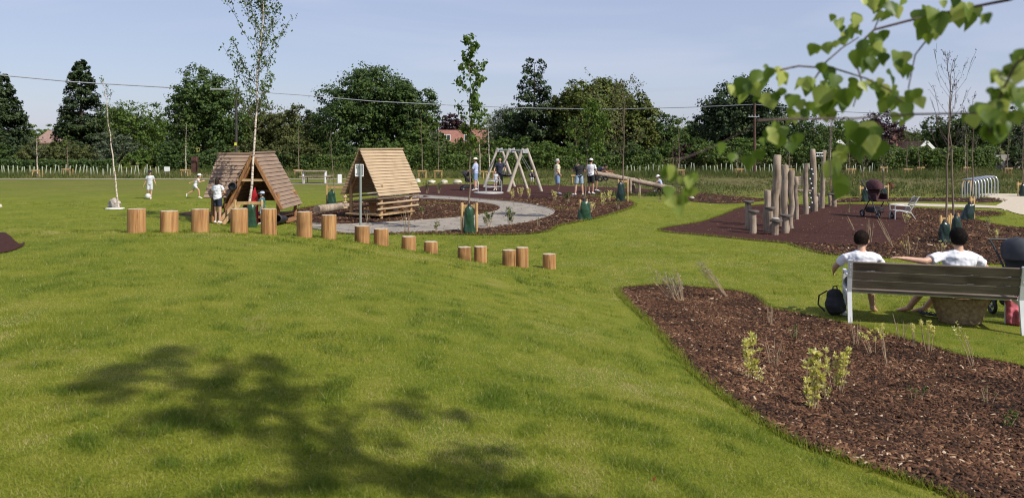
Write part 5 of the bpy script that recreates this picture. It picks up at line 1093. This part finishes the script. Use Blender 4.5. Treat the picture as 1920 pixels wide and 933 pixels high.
b = gp(892, 357.5); person('person in pale sun hat and blue shirt standing at the black pushchair', b, R(75), 1.72, dict(ell=(-.24,.10,1.16),wrl=(-.20,.32,1.05),elr=(.24,.05,1.14),wrr=(.2,.28,1.0)), shirt=(M_lilac,.95), legs=(M_denim,.8), hat=('brim',M_straw), hairkw=dict(low=-.07))
b = gp(937, 357); person('man in navy tee and dark trousers behind the roundabout child', b, R(185), 1.74, dict(ell=(-.28,.0,1.14),wrl=(-.33,.10,.92),elr=(.28,.0,1.14),wrr=(.30,.16,.93)), shirt=(M_navy,.6), legs=(M_dgrey,1.9), shoes=M_black, hair=M_hairb)
b = gp(929, 359.5); person('small child in pale dress on the roundabout', b+Vector((0,0,.085)), R(170), .98, dict(wrl=(-.2,.28,1.0),ell=(-.25,.1,1.1),elr=(.25,.0,1.2),wrr=(.2,.1,1.42)), shirt=(M_pale,.5), legs=(M_pale,.6), child=True, hairkw=dict(long=.05))
b = gp(1045, 364.5); person('older man with grey hair, cream shirt and blue shorts', b, R(-80), 1.74, dict(ell=(-.27,-.06,1.14),wrl=(-.19,.08,.95),elr=(.27,-.06,1.14),wrr=(.19,.10,.95),anl=(-.08,.04,.08),tol=(-.08,.19,.03)), shirt=(M_cream,.7), legs=(M_denim,.88), hair=M_hairg, build=1.08, skin=M_skin2)
b = gp(1086, 367); person('man in black tee and light denim shorts with his back turned', b, R(12), 1.74, dict(ell=(-.30,.10,1.16),wrl=(-.06,.24,1.22),elr=(.30,.10,1.16),wrr=(.08,.24,1.20),anl=(-.20,.0,.08),tol=(-.25,.14,.03),knl=(-.15,.02,.5),anr=(.18,0,.08),tor=(.23,.14,.03),knr=(.14,.02,.5)), shirt=(M_blackc,.6), legs=(cloth('light_denim',(.30,.40,.50)),.8), hair=M_hairb, build=1.05)
b = gp(1108, 364); person('man in white tee and black shorts beside the seesaw', b, R(-30), 1.74, dict(ell=(-.26,.02,1.13),wrl=(-.25,.18,.95),elr=(.27,.05,1.13),wrr=(.24,.26,1.0)), shirt=(M_wshirt,.6), legs=(M_blackc,.85), hair=M_hair, hat=('cap',M_wshoe), skin=M_skin2)
b = gp(1118, 359); person('person in navy top bending over the raised seesaw end', b, R(-95), 1.70, dict(pel=(0,-.05,.92),spi=(0,.07,1.07),che=(0,.22,1.18),nek=(0,.38,1.27),hed=(0,.50,1.33),shl=(-.18,.32,1.22),shr=(.18,.32,1.22),ell=(-.2,.48,1.04),wrl=(-.16,.70,.98),elr=(.2,.55,1.02),wrr=(.16,.80,.96)), shirt=(M_navy,.6), legs=(M_blackc,.8), hair=M_hairb, tilt=-.5, skin=M_skin2)
zse = .36; b = Vector((L1.x+s0.x-.55, s0.y-.35, zse-.06)); SIT = dict(pel=(0,0,.10),spi=(0,.03,.27),che=(0,.10,.44),nek=(0,.17,.60),hed=(0,.24,.75),shl=(-.17,.13,.54),shr=(.17,.13,.54),ell=(-.2,.32,.42),wrl=(-.16,.50,.32),elr=(.2,.32,.42),wrr=(.16,.50,.32),hil=(-.09,.02,.10),hir=(.09,.02,.10),knl=(-.2,.40,.14),knr=(.2,.40,.14),anl=(-.26,.42,-.22),tol=(-.28,.54,-.28),anr=(.26,.42,-.22),tor=(.28,.54,-.28))
person('small child in white sun hat sitting at the low end of the seesaw', b, R(85), 1.15, SIT, shirt=(M_lilac,.6), legs=(M_denim,.85), hat=('brim',M_wshoe), child=True, tilt=-.3)
bl = Matrix.Rotation(sw.rotation_euler.z,3,'Z') @ baby_local + A3
person('toddler with yellow hat in the cradle seat of the swings', (bl.x, bl.y, bl.z-.30), R(190), .85, dict(SIT, knl=(-.1,.30,.10), knr=(.1,.30,.10), anl=(-.12,.36,-.25), anr=(.12,.36,-.25), tol=(-.12,.50,-.27), tor=(.12,.50,-.27)), shirt=(M_pale,.9), legs=(M_pale,1.6), hat=('brim',cloth('yellow_hat',(.60,.62,.12))), child=True)
# ---- the bench in front with its two men ------------------------------------
M_slat = wood('grey_brown_bench_board', (.185,.148,.112), (.13,.102,.076), 5, axis=0, crack=.75)
BO = Vector((5.535, 10.455, zg(5.5,10.45))); BZ = math.atan2(-.289,.957); hw = 1.02
bench = empty('park_bench', BO, BZ, 'long white framed park bench with three wide grey back boards', 'bench')
for sx in (-1,1):
    m = MB(); pf = [(-.06,-.02),(.0,.22),(.05,.43),(.0,.62),(-.10,.875)]; wd = [.05,.055,.07,.065,.055]
    P = [(y, z) for y, z in pf]; vs = []
    for (y, z), w_ in zip(P, wd):
        for xx in (-.028,.028):
            vs += [(sx*hw+xx, y-w_/2, z), (sx*hw+xx, y+w_/2, z)]
    fs = []
    for i in range(4): a = i*4; fs += [(a,a+4,a+5,a+1),(a+2,a+3,a+7,a+6),(a,a+2,a+6,a+4),(a+1,a+5,a+7,a+3)]
    fs += [(0,1,3,2),(16,18,19,17)]; m.add(vs, fs)
    for z in (.56,.60,.67,.71,.78,.82): yy = -.0-.10*(z-.62)/.255-.031; m.lathe([(.007,0),(.007,.004)],8,(sx*hw,yy,z),RX)
    m.build('rear_leg', M_white, bench)
    m = MB(); m.bar((sx*hw,.66,-.02),(sx*hw,.63,.62),.05,.05,up=(0,1,0),bev=.006); m.build('front_leg', M_white, bench)
    m = MB(); m.bar((sx*hw,.68,.635),(sx*hw,.0,.635),.05,.03,bev=.006); m.build('armrest', M_white, bench)
    m = MB(); m.bar((sx*hw,.64,.40),(sx*hw,.06,.375),.045,.06,bev=.006); m.build('seat_rail', M_white, bench)
for k in range(3):
    z = .545+k*.125; yy = .045-.10*(z-.50)/.30; m = MB(); m.box((0,yy,z),(2*hw-.06,.030,.119), M=Matrix.Rotation(R(20),3,'X'), bev=.004); m.build('back_board', M_slat, bench)
for k in range(4): m = MB(); m.box((0,.14+k*.135,.440-.006*k),(2*hw-.06,.122,.030), bev=.004); m.build('seat_board', M_slat, bench)
m = MB(); m.bar((-hw,.30,.395),(hw,.30,.395),.04,.04); m.build('stretcher', M_white, bench)
def bl_(x, y, z=0): return BO+Matrix.Rotation(BZ,3,'Z') @ Vector((x,y,z))
SZ = .45
sit = lambda **k: dict(dict(pel=(0,.07,.085),spi=(0,-.01,.24),che=(0,-.06,.395),nek=(0,-.06,.555),hed=(0,-.02,.705),shl=(-.195,-.06,.465),shr=(.195,-.06,.465),ell=(-.25,.08,.28),wrl=(-.18,.32,.22),elr=(.25,.08,.28),wrr=(.18,.32,.22),
   hil=(-.09,.03,.09),hir=(.09,.03,.09),knl=(-.14,.46,.08),knr=(.14,.46,.08),anl=(-.12,.62,-.34),tol=(-.15,.77,-.40),anr=(.12,.62,-.34),tor=(.15,.77,-.40)), **k)
pA = bl_(-.83,.40,SZ-.05); person('seated man on the left of the bench with short dark hair and white tee', pA, BZ-.04, 1.74, sit(anl=(-.16,.70,-.33),tol=(-.20,.85,-.405),ell=(-.33,.06,.30),wrl=(-.34,.30,.20),elr=(.30,.10,.28),hed=(.01,.0,.695),anr=(.20,.56,-.35),tor=(.26,.70,-.41)), yaw=-.35, tilt=.0,
   shirt=(M_wshirt,.62), legs=(M_dgrey,.9), shoes=None, hair=M_hair, hairkw=dict(low=-.045,vol=.97,strands=9000), vox=.0085, skin=M_skin, curl=.4, hscale=1.13)
pB = bl_(.37,.40,SZ-.02); person('seated man on the right with arm stretched along the bench back', pB, BZ+.02, 1.80, sit(shl=(-.21,-.08,.475),ell=(-.44,-.22,.42),wrl=(-.70,-.27,.455),pnl=(.0,0,-1),shr=(.20,-.06,.465),elr=(.34,.06,.33),wrr=(.30,.30,.25),
   knl=(-.24,.44,.05),anl=(-.46,.66,-.36),tol=(-.58,.74,-.415),knr=(.02,.50,.06),anr=(-.25,.68,-.36),tor=(-.37,.76,-.415),hed=(.0,-.01,.705)), yaw=.12, shirt=(M_wshirt,.66), legs=(M_pale,.92), shoes=None, hair=M_hairb, hairkw=dict(low=-.065,vol=.985,curly=.35,strands=11000), vox=.0085, skin=M_skin, curl=.35, build=1.06, hscale=1.13)
# things round the bench
bp = bl_(-1.15,.60); g = MB(); g.ell((0,0,.15),(.15,.12,.16)); g.ell((.01,.02,.27),(.12,.10,.11)); g.ell((0,-.09,.13),(.11,.06,.10)); o = empty('backpack', (bp.x, bp.y, zg(bp.x,bp.y)), .3, 'black backpack on the grass left of the bench', 'backpack')
bake(g, 'bag_body', M_blackf, .012, 6, o, disp=.006)
for x in (-.09,.09): m = MB(); m.tube([(x,.06,.34),(x*1.6,.16,.26),(x*1.7,.17,.13),(x,.10,.04)], .018, 8, flat=.4); m.build('strap', M_blackf, o)
m = MB(); m.tube([(-.04,0,.36),(-.03,0,.41),(.03,0,.41),(.04,0,.36)], .01, 6); m.build('handle', M_blackf, o)
M_wick = solid('woven_straw', (.34,.24,.13), .9, .2, scale=22, bump=1.0, bscale=60, c2=(.16,.10,.05))
bp = bl_(.42,.50); o = empty('straw_basket', (bp.x, bp.y, zg(bp.x,bp.y)), BZ, 'wide woven straw basket standing under the bench', 'basket')
m = MB(); pr = []
for k in range(15): z = .36*k/14; pr.append((.25+.12*(k/14)+(.006 if k % 2 else 0), z))
m.lathe([(.01,.0)]+pr+[(.355,.36),(.25,.03),(.01,.03)], 36, sy=.55, cap=False); m.build('basket_body', M_wick, o)
for s_ in (-1,1): m = MB(); m.tube([(-.12,s_*.19,.34),(-.10,s_*.21,.38),(.10,s_*.21,.38),(.12,s_*.19,.34)], .012, 8); m.build('handle', M_wick, o)
for i, (x, y, a, lb) in enumerate(((.06,.86,.5,'dark blue flip flop lying near the bare feet'),(.16,.78,.9,'second dark flip flop nearer the straw basket'))):
    q = bl_(x,y); o = empty('flip_flop', (q.x,q.y,zg(q.x,q.y)+.03), BZ+a, lb, 'flip flop', 'flip flops under the bench'); m = MB(); m.lathe([(.05,0),(.053,.008),(.05,.018)], 20, sy=2.5); m.build('sole', M_navy, o); m = MB(); m.tube([(0,.08,.018),(-.02,.04,.045),(-.045,-.01,.015)], .006, 6); m.tube([(0,.08,.018),(.02,.04,.045),(.045,-.01,.015)], .006, 6); m.build('toe_strap', M_black, o)
q = bl_(1.35,1.05); pushchair('grey hooded pushchair standing beyond the right end of the bench', (q.x,q.y,zg(q.x,q.y)), BZ+R(195), 1.02, solid('charcoal_hood', (.035,.037,.045), .75, .2))
# pink blanket and toy under the right end
q = bl_(1.10,.60); m = MB(); m.box((0,0,.20),(.22,.10,.38), bev=.04); m.box((.05,-.06,.12),(.16,.10,.22), bev=.04); m.box((-.05,.02,.33),(.12,.12,.12), bev=.04); o = bake(m, 'pink_bag', solid('pink_cloth', (.55,.12,.16), .8, .3, scale=9), .012, 5, None, .008); o.location = (q.x,q.y,zg(q.x,q.y)-.01); tag(o, 'bright pink cloth bag beside the right bench leg', 'bag')
# ================================================================ plants
M_yel = toned('variegated_leaf', [(.34,.36,.05),(.62,.60,.14),(.80,.77,.42)], None, .6, .3)
M_dry = solid('dry_stem', (.38,.27,.17), .85, .2, scale=15)
M_green = LEAF['mid']
def shrub(label, loc, h, stems, leafm, n, ls, spread=.1, lean=(0,0), low=.2, seed=0, name='small_shrub', cat='shrub', grp=None, stemm=None, sr=.0035, top=1.0, flare=.35):
    g = random.Random(seed); z0 = zg(loc[0], loc[1]); o = empty(name, (loc[0], loc[1], z0+.01), 0, label, cat, grp); m = MB(); C = []
    for k in range(stems):
        a = g.uniform(0,6.28); r_ = g.uniform(0,1)*spread; hh = h*g.uniform(.65,1.0)*(1.0 if k else 1/.95); p0 = Vector((math.cos(a)*r_*.5, math.sin(a)*r_*.5, 0)); e = Vector((math.cos(a)*r_*(1+flare)+lean[0]*hh, math.sin(a)*r_*(1+flare)+lean[1]*hh, hh)); mid = p0.lerp(e,.5)+Vector((g.uniform(-1,1),g.uniform(-1,1),0))*h*.05
        m.tube([p0-Vector((0,0,.02)), mid, e], [sr*1.5, sr, sr*.6], 5)
        for j in range(12): t = low+(top-low)*g.random()**.8; C.append(p0.lerp(mid,t*2) if t < .5 else mid.lerp(e,(t-.5)*2))
        if stems > 6: a2 = g.uniform(0,6.28); s2 = mid.lerp(e,.3); m.tube([s2, s2+Vector((math.cos(a2)*.15,math.sin(a2)*.15,.2))*h*.8], [sr*.6,sr*.4], 4)
    m.build('stems', stemm or M_dry, o)
    if n: 
        gg = np.random.default_rng(seed); P = np.array([tuple(c) for c in C]); j = gg.integers(0,len(P),n); U = gg.normal(size=(n,3)); U[:,2] = abs(U[:,2])*.8+.3; U = unit(U); CC = P[j]+U*ls*.55; N = unit(np.cross(U, gg.normal(size=(n,3)))); v, f = leaf_quads(CC, N, ls*gg.uniform(.6,1.3,n), .42, U*2, .08)
        link('foliage', np_mesh('foliage', v, f, np.clip(gg.normal(.5,.28,n),0,1)), leafm, o)
    return o
M_pleaf = toned('pale_dry_leaf', [(.16,.17,.09),(.34,.33,.22),(.52,.48,.38)], None, .7, .2)
GS = 'yellow leaved shrubs in the bark bed'
P_ = lambda x, y: tuple(hit(x, y))[:2]
shrub('yellow variegated shrub with two leafy spikes, left of the three nearest', P_(1408,716), .44, 5, M_yel, 520, .040, .07, seed=1, grp=GS, low=.1)
shrub('tallest yellow variegated shrub in the middle of the near bark bed', P_(1523,772), .50, 6, M_yel, 640, .042, .08, seed=2, grp=GS, low=.08)
shrub('yellow variegated shrub just right of the tallest one', P_(1570,738), .40, 6, M_yel, 520, .040, .08, seed=3, grp=GS, low=.15)
shrub('small pale regrowth between the two right hand yellow shrubs', P_(1548,752), .16, 3, M_yel, 60, .026, .05, seed=4, grp=GS)
shrub('low yellow tuft at the foot of the left yellow shrub', P_(1428,722), .13, 4, M_yel, 80, .026, .06, seed=5, grp=GS)
for i, (x, y, h, n, lb, ln) in enumerate([(1667,690,.52,60,'leggy shrub with yellow tips nearest below the bench front leg',(-.05,0)),(1636,668,.25,40,'short yellow shrub left of the leggy one under the bench',(-.3,0)),(1742,662,.40,120,'leggy yellow shrub with dense top below the basket',(0,0)),(1715,656,.30,30,'single thin stem with a yellow tip left of the dense topped shrub',(0,0)),(1822,690,.52,25,'leaning leggy stems with sparse yellow tips to the right',(-.45,0)),(1655,640,.14,70,'yellow sprawl at the bed edge under the bench',(-.5,.2))]):
    shrub(lb, P_(x,y), h, 4 if n < 100 else 6, M_yel, int(n*2.2), .032, .10, lean=ln, low=.75, seed=10+i, grp='leggy shrubs in front of the bench')
shrub('tangled dry shrub leaning left at the tip of the near bark bed', P_(1272,566), .52, 22, M_pleaf, 460, .032, .22, lean=(-.45,0), low=.3, seed=20, name='dry_shrub', sr=.004)
shrub('arching dry stems right of the tangled dry shrub', P_(1362,560), .60, 7, M_pleaf, 170, .030, .12, lean=(-.85,0), low=.4, seed=21, name='dry_shrub', sr=.004)
for i, (x, y, h, lb, n) in enumerate([(1712,752,.16,'small fresh green plant right of centre in the near bed',90),(1880,806,.14,'dark green low plant near the right edge of the near bed',160),(1490,640,.20,'dark green low tuft near the far edge of the near bed',160),(1446,612,.32,'bare thin twigs near the tip of the bed',0),(1604,650,.36,'bare upright twigs beyond the tallest yellow shrub',0),(1450,690,.34,'bare upright twigs beside the left yellow shrub',6),(1690,640,.30,'bare upright twigs left of the dense topped shrub',0),(1850,760,.18,'sparse seedling near the right edge',20)]):
    shrub(lb, P_(x,y), h, 5, LEAF['mid'], n, .026, .09, seed=30+i, name='small_plant', cat='plant', low=.1, grp='small plants in the near bark bed')
# plants of the middle and far beds
mid = [(914,426,.50,'bright leafy evergreen on the bark left of the path bend','mid',160,.07),(956,424,.55,'leafy evergreen with pale tips right of the other at the path bend','mid',180,.07),(818,436,.36,'slim yellow green sprig left of the middle tree','bright',50,.06),(763,436,.62,'thin pale stalks by the path edge','grey',16,.04),(690,418,.42,'bare dead stalks before the tan hut','grey',10,.03),(1160,392,.40,'dead pampas like tuft at the tip of the middle bed','olive',90,.06),
 (960,372,.42,'yellow flowering clump left of three by the swings','Y',130,.06),(975,369,.45,'yellow flowering clump second by the swings','Y',120,.06),(991,371,.45,'yellow flowering clump third by the swings','Y',150,.06),(1041,376,.50,'yellow green clump before the older man','Y',120,.06),(1065,378,.40,'dark leafy clump right of the older man','mid',160,.07),(1130,386,.50,'tall yellow green clump by the middle watering bag','Y',110,.06),(1143,378,.5,'pale tall clump near the seesaw bag','Y',140,.06),(1110,396,.35,'yellow clump behind the pale watering bag','Y',80,.05),
 (800,362,.60,'twiggy grey bush right of the tan hut roof','olive',240,.06),(822,362,.50,'twiggy grey bush second right of the hut','olive',200,.06),(780,384,.45,'reddish small plant at the tan hut corner','purple',60,.06),(792,402,.30,'green low plant on the island by the tan hut','mid',90,.06),(870,398,.22,'small yellow plant on the island','Y',40,.05),(1010,425,.30,'dead grass clump at the bed edge','olive',40,.04),(560,392,.4,'sprig behind the brown hut','mid',50,.05),(1130,365,.25,'low green clump under the seesaw','mid',50,.05),
 (1200,372,.25,'tiny yellow clump by the seesaw posts','Y',30,.05),(1240,378,.20,'dry tuft beyond the lawn strip','olive',40,.05),(1330,372,.25,'dry clump on the far bark strip','olive',60,.06),(1630,455,.62,'dry tufted grass stalks behind the left man','olive',30,.04),(1675,466,.72,'leaning dead stems behind the bench between the men','grey',12,.04),(1602,432,.40,'dead branch stems reaching left over the rubber','grey',8,.03),(1706,480,.42,'pale yellow stalks above the bench between the men','Y',40,.04),(1765,478,.30,'yellow stalk by the dark bags','Y',30,.05),
 (1868,452,.30,'yellow sprig on the right bed','Y',40,.05),(1700,418,.35,'pale sprigs at the lounge chair foot','Y',50,.05),(1670,362,.55,'red leaved small plant behind the pushchair','purple',90,.09),(1756,345,1.1,'dry flower heads far behind the right bed','olive',40,.10),(1850,425,.3,'thin dark stem plant on the right lawn strip','mid',20,.05),(1592,398,.45,'dry bushy plant between posts and pushchair','olive',40,.06)]
M_red = toned('red_leaf', [(.12,.012,.015),(.25,.03,.03)], None, .6, .2)
for i, (x, y, h, lb, kd, n, ls) in enumerate(mid):
    b = gp(x, y); ln = (-.5,0) if 'leaning' in lb or 'reaching' in lb else (0,0); shrub(lb, (b.x,b.y), h, 9 if n > 60 else 6, M_yel if kd == 'Y' else (M_red if 'red' in lb else LEAF[kd]), n, ls*1.1, .14, seed=60+i, low=.25, grp='plants in the middle and far beds', sr=.005, lean=ln, name='bed_plant', cat='plant')
# pebbles and litter on the lawn
m = MB(); m.tube([(0,0,.0),(.005,0,.012),(.01,0,.024)], [.002,.006,.002], 8); b = hit(1224, 903); tag(m.build('red_petal', solid('red_petal', (.3,.02,.02), .5), None, b), 'tiny red petal on the lawn at the bottom', 'petal')
# ================================================================ birch overhead, behind and right of the viewer
M_bl = toned('birch_leaf', [(.060,.115,.014),(.16,.235,.028),(.46,.50,.13)], [0,.5,1], .42, .5, .45)
TB = Vector((3.46, .30, 0)); zb = zg(TB.x, TB.y)
bt = empty('birch_tree', (TB.x, TB.y, zb), 0, 'birch overhead whose leafy twigs hang into the top right corner', 'tree')
m = MB(); g = random.Random(5); sp = [Vector((.03*math.sin(k*1.3), .03*math.cos(k*1.7), 8.2*k/14)) for k in range(15)]; m.tube([sp[0]-Vector((0,0,.2))]+sp, [.11]+[.10*(1-.9*k/14) for k in range(15)], 12); m.build('trunk', M_birch, bt)
br = MB(); tips = []
for k in range(30):
    t = .44+.54*(k+.5)/30; b0 = sp[int(t*14)].lerp(sp[min(int(t*14)+1,14)], t*14%1); a = k*2.4+g.uniform(-.3,.3); L_ = .86*(1.0-.8*abs(t-.66)/.5)*g.uniform(.6,1.15); e = b0+Vector((math.cos(a)*L_, math.sin(a)*L_, L_*.35)); mid_ = b0.lerp(e,.5)+Vector((0,0,L_*.18)); br.tube([b0,mid_,e],[.018,.011,.004],5)
    for u in (.35,.55,.75,.95):
        q = b0.lerp(mid_,u*2) if u < .5 else mid_.lerp(e,(u-.5)*2); a2 = g.uniform(0,6.28); e2 = q+Vector((math.cos(a2)*.25,math.sin(a2)*.25,-.22)); br.tube([q,e2],[.005,.002],4); tips += [q.lerp(e2,.4), e2, q]
gg = np.random.default_rng(3); P = np.array([tuple(t) for t in tips]); n = 14500; wts = gg.dirichlet(np.ones(len(P))*.6); j = gg.choice(len(P), n, p=wts); C = P[j]+gg.normal(0,.042,(n,3)); v, f = leaf_quads(C, gg.normal(size=(n,3)), .047*gg.uniform(.6,1.3,n), .8, np.tile([0,0,-1.],(n,1)))
link('foliage', np_mesh('foliage', v, f, gg.random(n)), M_bl, bt)
def lp(x, y, Y): p = at(x, y, Y); return p-Vector((TB.x,TB.y,zb))
TW = [([(2000,-38,1.9),(1892,0,1.95),(1815,15,1.95),(1703,39,2.0),(1639,56,2.0),(1617,77,2.0),(1600,100,2.0)],.0035),
 ([(1750,64,2.0),(1733,81,2.0),(1716,103,1.98),(1703,167,1.95)],.002),([(1790,20,1.97),(1750,64,2.0)],.0025),
 ([(1437,137,1.9),(1497,124,1.95),(1566,129,1.95),(1626,148,1.95),(1669,169,1.95),(1700,200,1.9)],.0022),
 ([(1523,154,1.95),(1549,116,1.97),(1579,90,2.0),(1610,70,2.0)],.002),
 ([(1420,226,1.7),(1480,223,1.75),(1604,222,1.8),(1712,214,1.8),(1819,212,1.75),(2000,221,1.7)],.0022),
 ([(1270,300,1.62),(1300,290,1.7),(1339,274,1.8),(1399,244,1.8),(1441,223,1.75)],.0009),
 ([(1990,60,1.4),(1905,120,1.45),(1880,170,1.5),(1855,250,1.5)],.0025),([(1270,300,1.62),(1268,330,1.62),(1275,390,1.62)],.0012),([(1560,222,1.78),(1555,290,1.75),(1560,360,1.72)],.0014),([(1600,100,2.0),(1615,150,1.97),(1600,200,1.95)],.002),([(1640,0,2.0),(1650,30,2.0),(1639,56,2.0)],.002)]
for pts, r_ in TW: br.tube([lp(*p) for p in pts], [r_*(1.2-.6*i/len(pts)) for i in range(len(pts))], 7)
for a, b_, r_ in ((lp(2000,-38,1.9), Vector((0,0,3.1)), .012),(lp(2000,221,1.7), Vector((0,0,2.1)), .010),(lp(1990,60,1.4), Vector((0,0,2.6)), .010)): br.tube([a, a.lerp(b_,.5)+Vector((0,0,.12)), b_], [r_*.35, r_*.7, r_], 7)
br.build('branches', M_twig, bt)
LV = [(925,20,60),(1000,40,60),(1060,10,40),(780,110,40),(855,95,50),(670,220,50),(720,215,50),(815,150,45),(790,185,45),(860,260,75),(940,175,50),(950,240,50),(925,290,55),(1060,260,60),(1040,310,60),(1080,310,50),(740,325,60),(760,360,60),(720,430,85),(750,470,70),(800,430,75),(860,395,60),(930,385,45),(640,390,60),(580,450,62),(530,410,45),(520,345,70),(470,330,60),(430,370,65),(370,385,70),(330,370,50),(445,440,55),(985,435,75),(1040,450,50),(1110,435,60),(1060,490,58),(1080,510,50),(1000,360,45),(1140,120,75),(1160,150,60),(1215,110,80),(1240,90,70),(1320,60,85),(1385,50,45),(1180,60,50),(1260,10,40),(905,570,70),(860,600,75),(950,660,85),(870,680,65),(790,700,60),(740,745,80),(805,820,85),(500,570,65),(515,620,60),(590,615,55),(275,655,50),(385,715,58),(640,510,55),(590,520,50),(830,560,60),(1520,290,85),(1480,370,70),(1550,350,80),(1560,250,60),(1500,440,80),(1560,470,75),(1430,520,75),(1450,590,90),(1370,500,75),(1540,520,60),(1580,310,75),(1540,420,70),(45,755,58),(65,880,55),(105,850,55),(120,800,50),(70,920,48),(960,30,60),(1030,60,45),(830,130,40),(905,230,60),(885,290,60),(700,390,60),(680,480,55),(930,590,60),(900,640,70),(760,400,55),(475,600,50),(980,470,55),(1200,150,50),(345,400,50),(1500,340,60),(1470,480,70)]
V, Fc, T = [], [], []
outline = [(0,0),(.30,.04),(.48,.22),(.45,.42),(.30,.62),(.16,.82),(.0,1.0),(-.16,.82),(-.30,.62),(-.45,.42),(-.48,.22),(-.30,.04)]
gl = random.Random(12)
_x = random.Random(4); LV = LV+[(x+_x.uniform(-40,40), y+_x.uniform(-40,40), sz*_x.uniform(.55,.95)) for x, y, sz in LV+LV+LV if _x.random() < .62]
for (x, y, sz) in LV:
    Yl = gl.uniform(1.85,2.05) if x > 300 and x < 1400 else (1.5 if x >= 1400 else 1.62); px, py = x/2.332+1240, y/2.332; L_ = sz/2.332/F*Yl*1.22
    c = at(px, py-sz*.2, Yl); c = lp(px, py, Yl)+Vector((0,0,L_*.5)); dn_ = Vector((gl.uniform(-.5,.5), gl.uniform(-.5,.5), -1)).normalized(); nr = Vector((gl.uniform(-.9,.9), -1 if gl.random() < .8 else 1, gl.uniform(-.5,.9))); nr = (nr-dn_*nr.dot(dn_)).normalized(); sd = dn_.cross(nr)
    k = len(V)
    for (u, v_) in outline: V.append(tuple(c+sd*u*L_*1.0+dn_*v_*L_+nr*(abs(u)*.30-.16*v_*v_)*L_))
    V.append(tuple(c+dn_*.45*L_-nr*.03*L_))
    for q in range(12): Fc.append((k+q, k+(q+1)%12, k+12)); T.append(max(0,min(1, .35+.5*gl.random() if q else .5)))
    t0 = gl.random()**1.4
    for q in range(12): T[-1-q] = t0
link('near_foliage', np_mesh('near_foliage', V, Fc, T), M_bl, bt)
